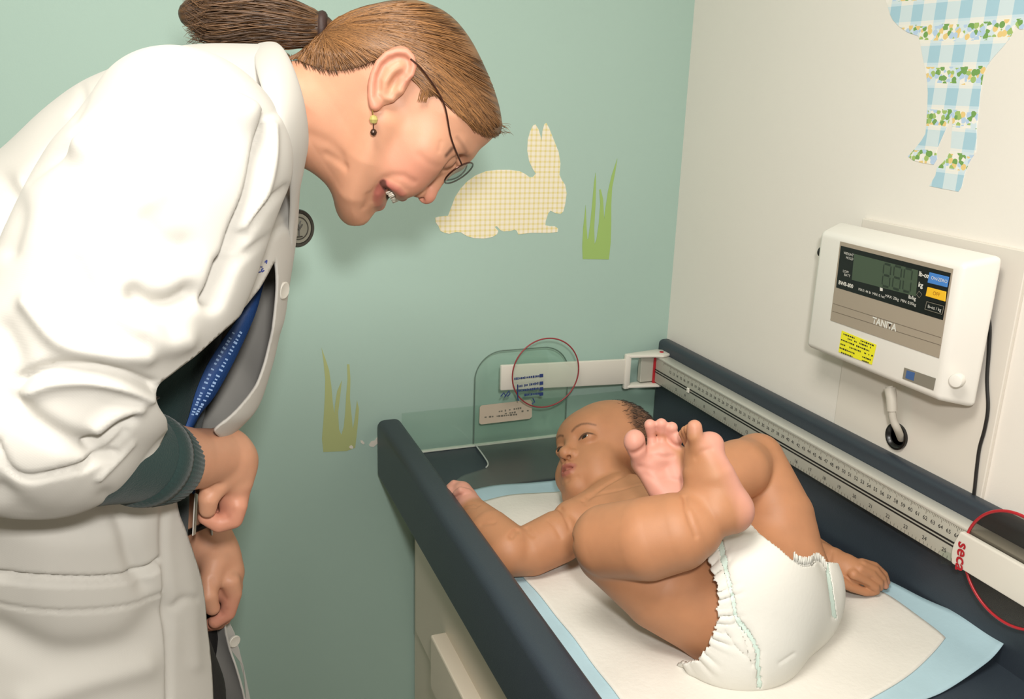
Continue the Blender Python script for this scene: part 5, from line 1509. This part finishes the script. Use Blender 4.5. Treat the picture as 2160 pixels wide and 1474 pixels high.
# open ends: neck, hem, sleeve mouth
wr = SY(232, 952, .730); wd = SY(300, 968, .745)-SY(150, 925, .715); wd /= np.linalg.norm(wd)
fa_ = [wr, SY(300, 968, .745), SY(400, 968, .800)]
mouth = (((cen-wr) @ wd) > .0155) & (pdist(cen.astype(float), fa_) < .046) & (pdist(cen.astype(float), [wr]) < .075) & ((cen-wr) @ TW > -.055)
hem = cen[:, 2] < .56
keep = ~(cut | mouth | hem)
def smooth_border(V, Q, it=14):
    E = np.concatenate([Q[:, [0, 1]], Q[:, [1, 2]], Q[:, [2, 3]], Q[:, [3, 0]]]); Es = np.sort(E, 1)
    u, inv, cnt = np.unique(Es, axis=0, return_inverse=True, return_counts=True); B = u[cnt == 1]
    V = V.astype(float).copy()
    for _ in range(it):
        acc = np.zeros_like(V); n = np.zeros(len(V))
        for a, b_ in ((0, 1), (1, 0)): np.add.at(acc, B[:, a], V[B[:, b_]]); np.add.at(n, B[:, a], 1)
        m = n > 1; V[m] = V[m]*.4+.6*(acc[m]/n[m][:, None])
    return V.astype(np.float32)
def cloth_mat(name, c, rough=.8, w=.03, scale=1500):
    m, nt, b = new_mat(name); g = NG(m); v, x, y, z = g.obj()
    n = g.noise(v, 14, 3)
    nt.links.new(g.mix(n, lin([k*.985 for k in c]), lin([min(255, k*1.01) for k in c])), b.inputs['Base Color'])
    b.inputs['Roughness'].default_value = rough; b.inputs['Specular IOR Level'].default_value = .2; b.inputs['Sheen Weight'].default_value = .08
    wv = g.m('MULTIPLY', g.m('SINE', g.m('MULTIPLY', g.m('ADD', x, y), scale*2)), g.m('SINE', g.m('MULTIPLY', z, scale*2)))
    bp = nt.nodes.new('ShaderNodeBump'); bp.inputs['Strength'].default_value = w; bp.inputs['Distance'].default_value = .0005
    nt.links.new(wv, bp.inputs['Height']); nt.links.new(bp.outputs['Normal'], b.inputs['Normal'])
    return m
M_coat = cloth_mat('white_coat_twill', (191, 188, 181))
v_, q_ = sub(V, Q, keep); v_ = smooth_border(v_, q_)
coat = link('lab_coat', quad_mesh('lab_coat', v_, q_), M_coat, doc)
md = coat.modifiers.new('thick', 'SOLIDIFY'); md.thickness = .0022; md.offset = -1

# collar, folded over round the neck
CT = [(586, 93, .93), (602, 108, .885), (622, 150, .845), (641, 215, .825), (650, 290, .825), (641, 345, .840), (628, 400, .860), (619, 460, .875), (612, 520, .885)]
CO = [(538, 97, .93), (538, 138, .850), (556, 200, .785), (583, 252, .762), (601, 312, .768), (609, 372, .795), (611, 420, .825), (610, 470, .855), (607, 520, .880)]
top = spline([at(x, y, y=d) for x, y, d in CT], 6); out = spline([at(x, y, y=d) for x, y, d in CO], 6)
def mirY(p): q = np.array(p, float); q[1] = 2*YM-q[1]; return q
rows = []
for a, b_ in zip(top, out):
    n = np.cross(b_-a, [0, 0, 1.0]); mid = (a+b_)/2; o_ = mid-at(560, 250, y=YM); o_ /= np.linalg.norm(o_)
    row = []
    inn = a+(at(585, 270, y=YM)-a)*.10
    row.append(inn)
    for t in np.linspace(0, 1, 9): row.append(a+(b_-a)*t+o_*(min(1, .25+.09*len(rows))*.008*math.sin(PI*t)**.7))
    rows.append(row)
full = [[mirY(p) for p in r] for r in rows[::-1]][:-1]+rows
mb = MB(); G = [[mb.bm.verts.new(tuple(p)) for p in r] for r in full]
for A, Bq in zip(G, G[1:]):
    for k in range(len(A)-1): mb.bm.faces.new([A[k], Bq[k], Bq[k+1], A[k+1]])
col = mb.build('collar', M_coat, coat, smooth=80); md = col.modifiers.new('thick', 'SOLIDIFY'); md.thickness = .0025; md.offset = 0
md = col.modifiers.new('sub', 'SUBSURF'); md.levels = md.render_levels = 1
from mathutils.bvhtree import BVHTree
bvh = BVHTree.FromPolygons([tuple(p) for p in v_.tolist()], [tuple(q) for q in q_.tolist()])
def on_coat(px, py, lift=.001):
    d = Vector(ray(px, py)).normalized(); h = bvh.ray_cast(Vector(CAM), d)
    if h[0] is None: return at(px, py, y=1.0), None
    return np.array(h[0]-d*lift), np.array(h[1])
# stitched letters on the chest
M_thread = mat('blue_thread', (52, 66, 140), .7)
def stitch(paths, r=.0010):
    for path in paths:
        sp_ = spline([np.array(q, float) for q in path], 4); p0_ = on_coat(*sp_[0])[0]; pts_ = []
        for q in sp_:
            h_ = on_coat(*q)[0]
            pts_.append(h_ if abs(h_[1]-p0_[1]) < .012 else at(*q, y=pts_[-1][1] if pts_ else p0_[1]))
        mb = MB(); mb.tube(pts_, r, 6); mb.build('stitched_letter', M_thread, coat, smooth=True)
stitch([[(553, 563), (547, 563), (543, 568), (545, 574), (550, 573)], [(555, 566), (552, 569), (553, 573), (557, 570)], [(559, 553), (563, 549), (562, 556)]], .00055)
# buttons
M_btn = mat('pearl_button', (206, 202, 192), .3)
def button(px, py, nrm, r=.0085, y=None):
    p = at(px, py, y=y) if y else on_coat(px, py)[0]
    mb = MB(); mb.lathe(p, nrm, [(0, r), (.0016, r), (.0024, r*.86), (.0020, r*.6), (.0018, .0001)], 24); mb.build('button', M_btn, coat, smooth=True)
button(597, 612, (.75, -.62, -.1))
mb = MB(); PLK = [(462, 1330), (484, 1312), (495, 1335), (505, 1370), (517, 1420), (528, 1474), (536, 1530), (526, 1530), (519, 1474), (513, 1405), (482, 1364)]
mb.prism([at(*q, y=1.005-.00035*(q[0]-460)) for q in PLK], (-.0004, .0022, 0), .0004, 1); mb.build('front_placket', M_coat, coat)
button(494, 1352, (.45, -.89, 0), .0075, y=.9915)
# ------------------------------------------------------------------ dark green sweater, trousers, shoes
M_sweat = mat('dark_green_knit', (24, 50, 48), .85, bump=.5, bscale=700, sheen=.15)
M_trou = mat('black_trouser_cloth', (30, 28, 28), .8, bump=.3, bscale=800)
Sw = Sculpt()
Sw.chain([TY(500, 285), TY(400, 390), TY(265, 660), TY(180, 1000), TY(165, 1150)], [.036, .076, .092, .100, .106], k=0)
for s in sides: Sw.chain([TY(415, 345, .04*s), TY(350, 385, .115*s)], [.052, .050], k=.03)
Sw.chain([SY(78, 930, .703), SY(200, 950, .722), SY(300, 966, .745), SY(345, 976, .770)], [.050, .0435, .0365, .0325], k=.004)
Sw.chain([JY(330, 760, 1.12), JY(300, 960, 1.10), JY(395, 1060, 1.02)], [.055, .046, .037], k=.01)
Vw, Qw = Sw.mesh('w', .0040)
cw_ = Vw[Qw].mean(1); fe = SY(345, 976, .770); fd = SY(400, 968, .800)-SY(300, 966, .745); fd /= np.linalg.norm(fd)
k_ = ~((((cw_-fe) @ fd) > .006) & (np.linalg.norm(cw_-fe, axis=1) < .07)) & (cw_[:, 2] > .93)
Vw, Qw = sub(Vw, Qw, k_); Vw = smooth_border(Vw, Qw)
swt = link('sweater', quad_mesh('sweater', Vw, Qw), M_sweat, doc); md = swt.modifiers.new('thick', 'SOLIDIFY'); md.thickness = .002; md.offset = -1
# ribbed cuff
ca, cb_ = SY(296, 966, .743), SY(357, 982, .778); ax = cb_-ca; La = np.linalg.norm(ax); ax /= La
u = np.cross(ax, [0, 0, 1.0]); u /= np.linalg.norm(u); w_ = np.cross(u, ax)
mb = MB(); NR = 336; rings = []
for t, r in [(-.1, .0360), (0, .0395), (.15, .0397), (.34, .0386), (.36, .0372), (.40, .0382), (.8, .0350), (.96, .0336), (1.0, .0328), (.99, .0312), (.5, .0320)]:
    rib = .00035 if t >= .36 and t < 1 else .0001
    rings.append([mb.bm.verts.new(tuple(ca+ax*La*t+(r+rib*math.cos(56*a))*(math.cos(a)*u+math.sin(a)*w_))) for a in np.linspace(0, 2*PI, NR+1)[:-1]])
for A, Bq in zip(rings, rings[1:]):
    for k in range(NR): mb.bm.faces.new([A[k], A[(k+1) % NR], Bq[(k+1) % NR], Bq[k]])
mb.build('cuff', M_sweat, swt, smooth=70, label='ribbed dark green cuff pushed up the near forearm')
St = Sculpt(); hz = TY(172, 1120)
St.chain([hz, hz+np.array([0, 0, -.08])], [.098, .096], k=0)
for s in sides: St.chain([hz+np.array([.015, .03-.060*s, -.06]), (-.052, YM+.03-.062*s, .90), (-.105, YM+.03-.062*s, .50), (-.22, YM-.09*s, .06)], [.080, .083, .068, .066], k=.02)
Vt, Qt = St.mesh('t', .008); link('trousers', quad_mesh('trousers', Vt, Qt), M_trou, doc)
for s in sides:
    So = Sculpt(); So.chain([(-.27, YM-.09*s, .047), (-.15, YM-.095*s, .042), (-.055, YM-.10*s, .034)], [.043, .042, .033], k=0); So.chain([(-.26, YM-.09*s, .07), (-.22, YM-.09*s, .09)], [.045, .042], k=.02)
    So.fn(lambda P: .002-P[..., 2], (-.5, .5, -.1), (.2, 1.3, .3), '&', 0)
    Vo, Qo = So.mesh('o', .005); link('shoe', quad_mesh('shoe', Vo, Qo), mat('black_leather', (26, 24, 23), .35), doc)
# ------------------------------------------------------------------ what she wears round the neck and wrist
M_strap = mat('blue_lanyard', (40, 74, 130), .55, bump=.3, bscale=900); M_strapt = mat('pale_blue_print', (150, 180, 220), .6)
lan = empty('lanyard', at(470, 740, y=.90), 'blue lettered lanyard hanging inside the open white coat', 'lanyard')
Ls = spline([np.array(q, float) for q in [(543, 606), (508, 662), (472, 714), (437, 770), (413, 826), (399, 876), (390, 902)]], 5)
Rs = spline([np.array(q, float) for q in [(557, 592), (541, 654), (517, 712), (486, 776), (452, 836), (423, 872), (404, 908)]], 5)
yl = np.linspace(.862, .850, len(Ls))
lv = np.array([p for i in range(len(Ls)) for p in (at(*Ls[i], y=yl[i]), at(*Rs[i], y=yl[i]+.004))])
lq = np.array([[2*i, 2*i+1, 2*i+3, 2*i+2] for i in range(len(Ls)-1)])
st_ = link('strap', quad_mesh('strap', lv, lq), M_strap, lan); md = st_.modifiers.new('thick', 'SOLIDIFY'); md.thickness = .0012; md.offset = 0
mb = MB(); tr = random.Random(4)
for lane in (.30, .66):
    k = 9.0
    while k < 25:
        i = int(k); g = k-i
        c = (Ls[i]*(1-g)+Ls[i+1]*g)*(1-lane)+(Rs[i]*(1-g)+Rs[i+1]*g)*lane
        d = Ls[i+1]-Ls[i]; d = d/np.linalg.norm(d); nn = np.array([-d[1], d[0]])*-1
        hh = 4.2*tr.uniform(.6, 1); ww = tr.uniform(1.4, 2.4)
        yy_ = yl[i]-.0016+lane*.004
        mb.poly([at(*(c+d*ww*a+nn*hh*b_), y=yy_) for a, b_ in ((-1, -1), (1, -1), (1, 1), (-1, 1))]); k += tr.choice([.55, .6, .7, 1.0])
mb.build('strap_print', M_strapt, st_)
bt, bb = at(410, 1040, y=.868), at(405, 1130, y=.868); vd_ = ray(408, 1085); vd_ /= np.linalg.norm(vd_); sd2 = np.cross(vd_, [0, 0, 1.0]); sd2 /= np.linalg.norm(sd2); tl_ = vd_*.995+sd2*.045
mb = MB(); mb.prism([bt, bt+tl_*.055, bb+tl_*.055, bb], sd2*.0012, .0003, 1); mb.build('badge_card', mat('badge_plastic', (226, 222, 212), .3), lan)
mb = MB(); mb.tube(spline([at(397, 905, y=.855), at(402, 960, y=.862), at(409, 1040, y=.872)], 6), .0016, 8); mb.build('badge_cord', M_strap, lan, smooth=True)
ste = empty('stethoscope', at(628, 482, y=.985), 'dark rimmed stethoscope disc hanging at the coat front by the green wall', 'stethoscope')
sc = at(625, 481, y=.985); sn = np.array([.80, -.58, .05]); sn /= np.linalg.norm(sn)
sn = np.array([.42, -.90, .05]); sn /= np.linalg.norm(sn)
mb = MB(); mb.lathe(sc-sn*.004, sn, [(0, .017), (.002, .0205), (.007, .0205), (.009, .0195), (.009, .0165), (.0075, .0160), (.0075, .0001)], 48); mb.build('chest_piece', mat('gunmetal', (62, 60, 54), .35, metal=.5), ste, smooth=50)
mb = MB(); mb.lathe(sc+sn*.0036, sn, [(0, .0158), (.0006, .0158), (.0007, .0001)], 40); dfm = mb.build('diaphragm', mat('grey_diaphragm', (126, 124, 110), .45), ste)
mb = MB(); su = np.cross(sn, [0, 0, 1.0]); su /= np.linalg.norm(su); sv = np.cross(su, sn)
if sv[2] < 0: sv = -sv
cc = sc+sn*.0046
mb.torus(cc, sn, .0118, .0007, 40, 6); mb.build('printed_ring', mat('dark_print', (60, 58, 50), .5), dfm, smooth=True)
mb = MB()
for pth in [[(0, -.009), (0, .004)], [(0, -.002), (.005, .004)], [(0, -.002), (-.005, .004)], [(0, .001), (.003, .008)], [(0, .001), (-.003, .008)], [(-.004, -.009), (.004, -.009)]]:
    mb.tube([cc+su*a+sv*b_ for a, b_ in pth], .0008, 6)
mb.build('printed_tree', mat('dark_print_tree', (60, 58, 50), .5), dfm)
mb = MB(); mb.tube(spline([sc-sn*.006+sv*.012, sc-sn*.010+np.array([-.02, 0, .03]), at(600, 400, y=.99), at(585, 320, y=.985)], 8), .0045, 10); mb.build('tube', mat('black_tubing', (30, 30, 30), .35), ste, smooth=True)
wt = empty('wristwatch', JY(438, 1118, .99), 'dark band round the wrist of the lower hand', 'watch')
wa = JY(440, 1140, .985)-JY(415, 1080, 1.0); wa /= np.linalg.norm(wa); wc = JY(430, 1108, .992)
mb = MB(); mb.torus(wc, wa, .0295, .0035, 48, 8); mb.build('strap', mat('black_watch_strap', (24, 22, 22), .4), wt, smooth=True)
# ================================================================== CAMERA AND LIGHT
cam = bpy.data.cameras.new('camera'); co = bpy.data.objects.new('camera', cam); COL.objects.link(co)
cam.sensor_fit = 'HORIZONTAL'; cam.sensor_width = 36; cam.lens = 36*F_PX/2160; cam.clip_start = .02
co.matrix_world = Matrix([[*CM[0], CAM[0]], [*CM[1], CAM[1]], [*CM[2], CAM[2]], [0, 0, 0, 1]])
SC.camera = co
def area(name, loc, target, size, power, col, sy=None):
    l = bpy.data.lights.new(name, 'AREA'); l.energy = power; l.color = col; l.size = size
    if sy: l.shape = 'RECTANGLE'; l.size_y = sy
    o = bpy.data.objects.new(name, l); COL.objects.link(o); o.location = loc
    o.rotation_euler = (Vector(target)-Vector(loc)).to_track_quat('-Z', 'Y').to_euler()
    return o
area('flash', (.03, -.06, 1.70), (.35, 1.3, 1.25), .07, 7.0, (1, .97, .93))
area('ceiling_lamp', (-.2, .2, 2.5), (-.2, .2, 0), .55, 18, (1, .955, .88), .55)
w = bpy.data.worlds.new('world'); SC.world = w; w.use_nodes = True
w.node_tree.nodes['Background'].inputs[0].default_value = (1, .97, .93, 1); w.node_tree.nodes['Background'].inputs[1].default_value = .2
vs = SC.view_settings
SC.display_settings.display_device = 'sRGB'
vs.view_transform = 'Standard'; vs.look = 'None'; vs.exposure = 0.47; vs.gamma = 1.0; vs.use_curve_mapping = False
SC.cycles.max_bounces = 10; SC.cycles.transparent_max_bounces = 12; SC.cycles.use_denoising = True
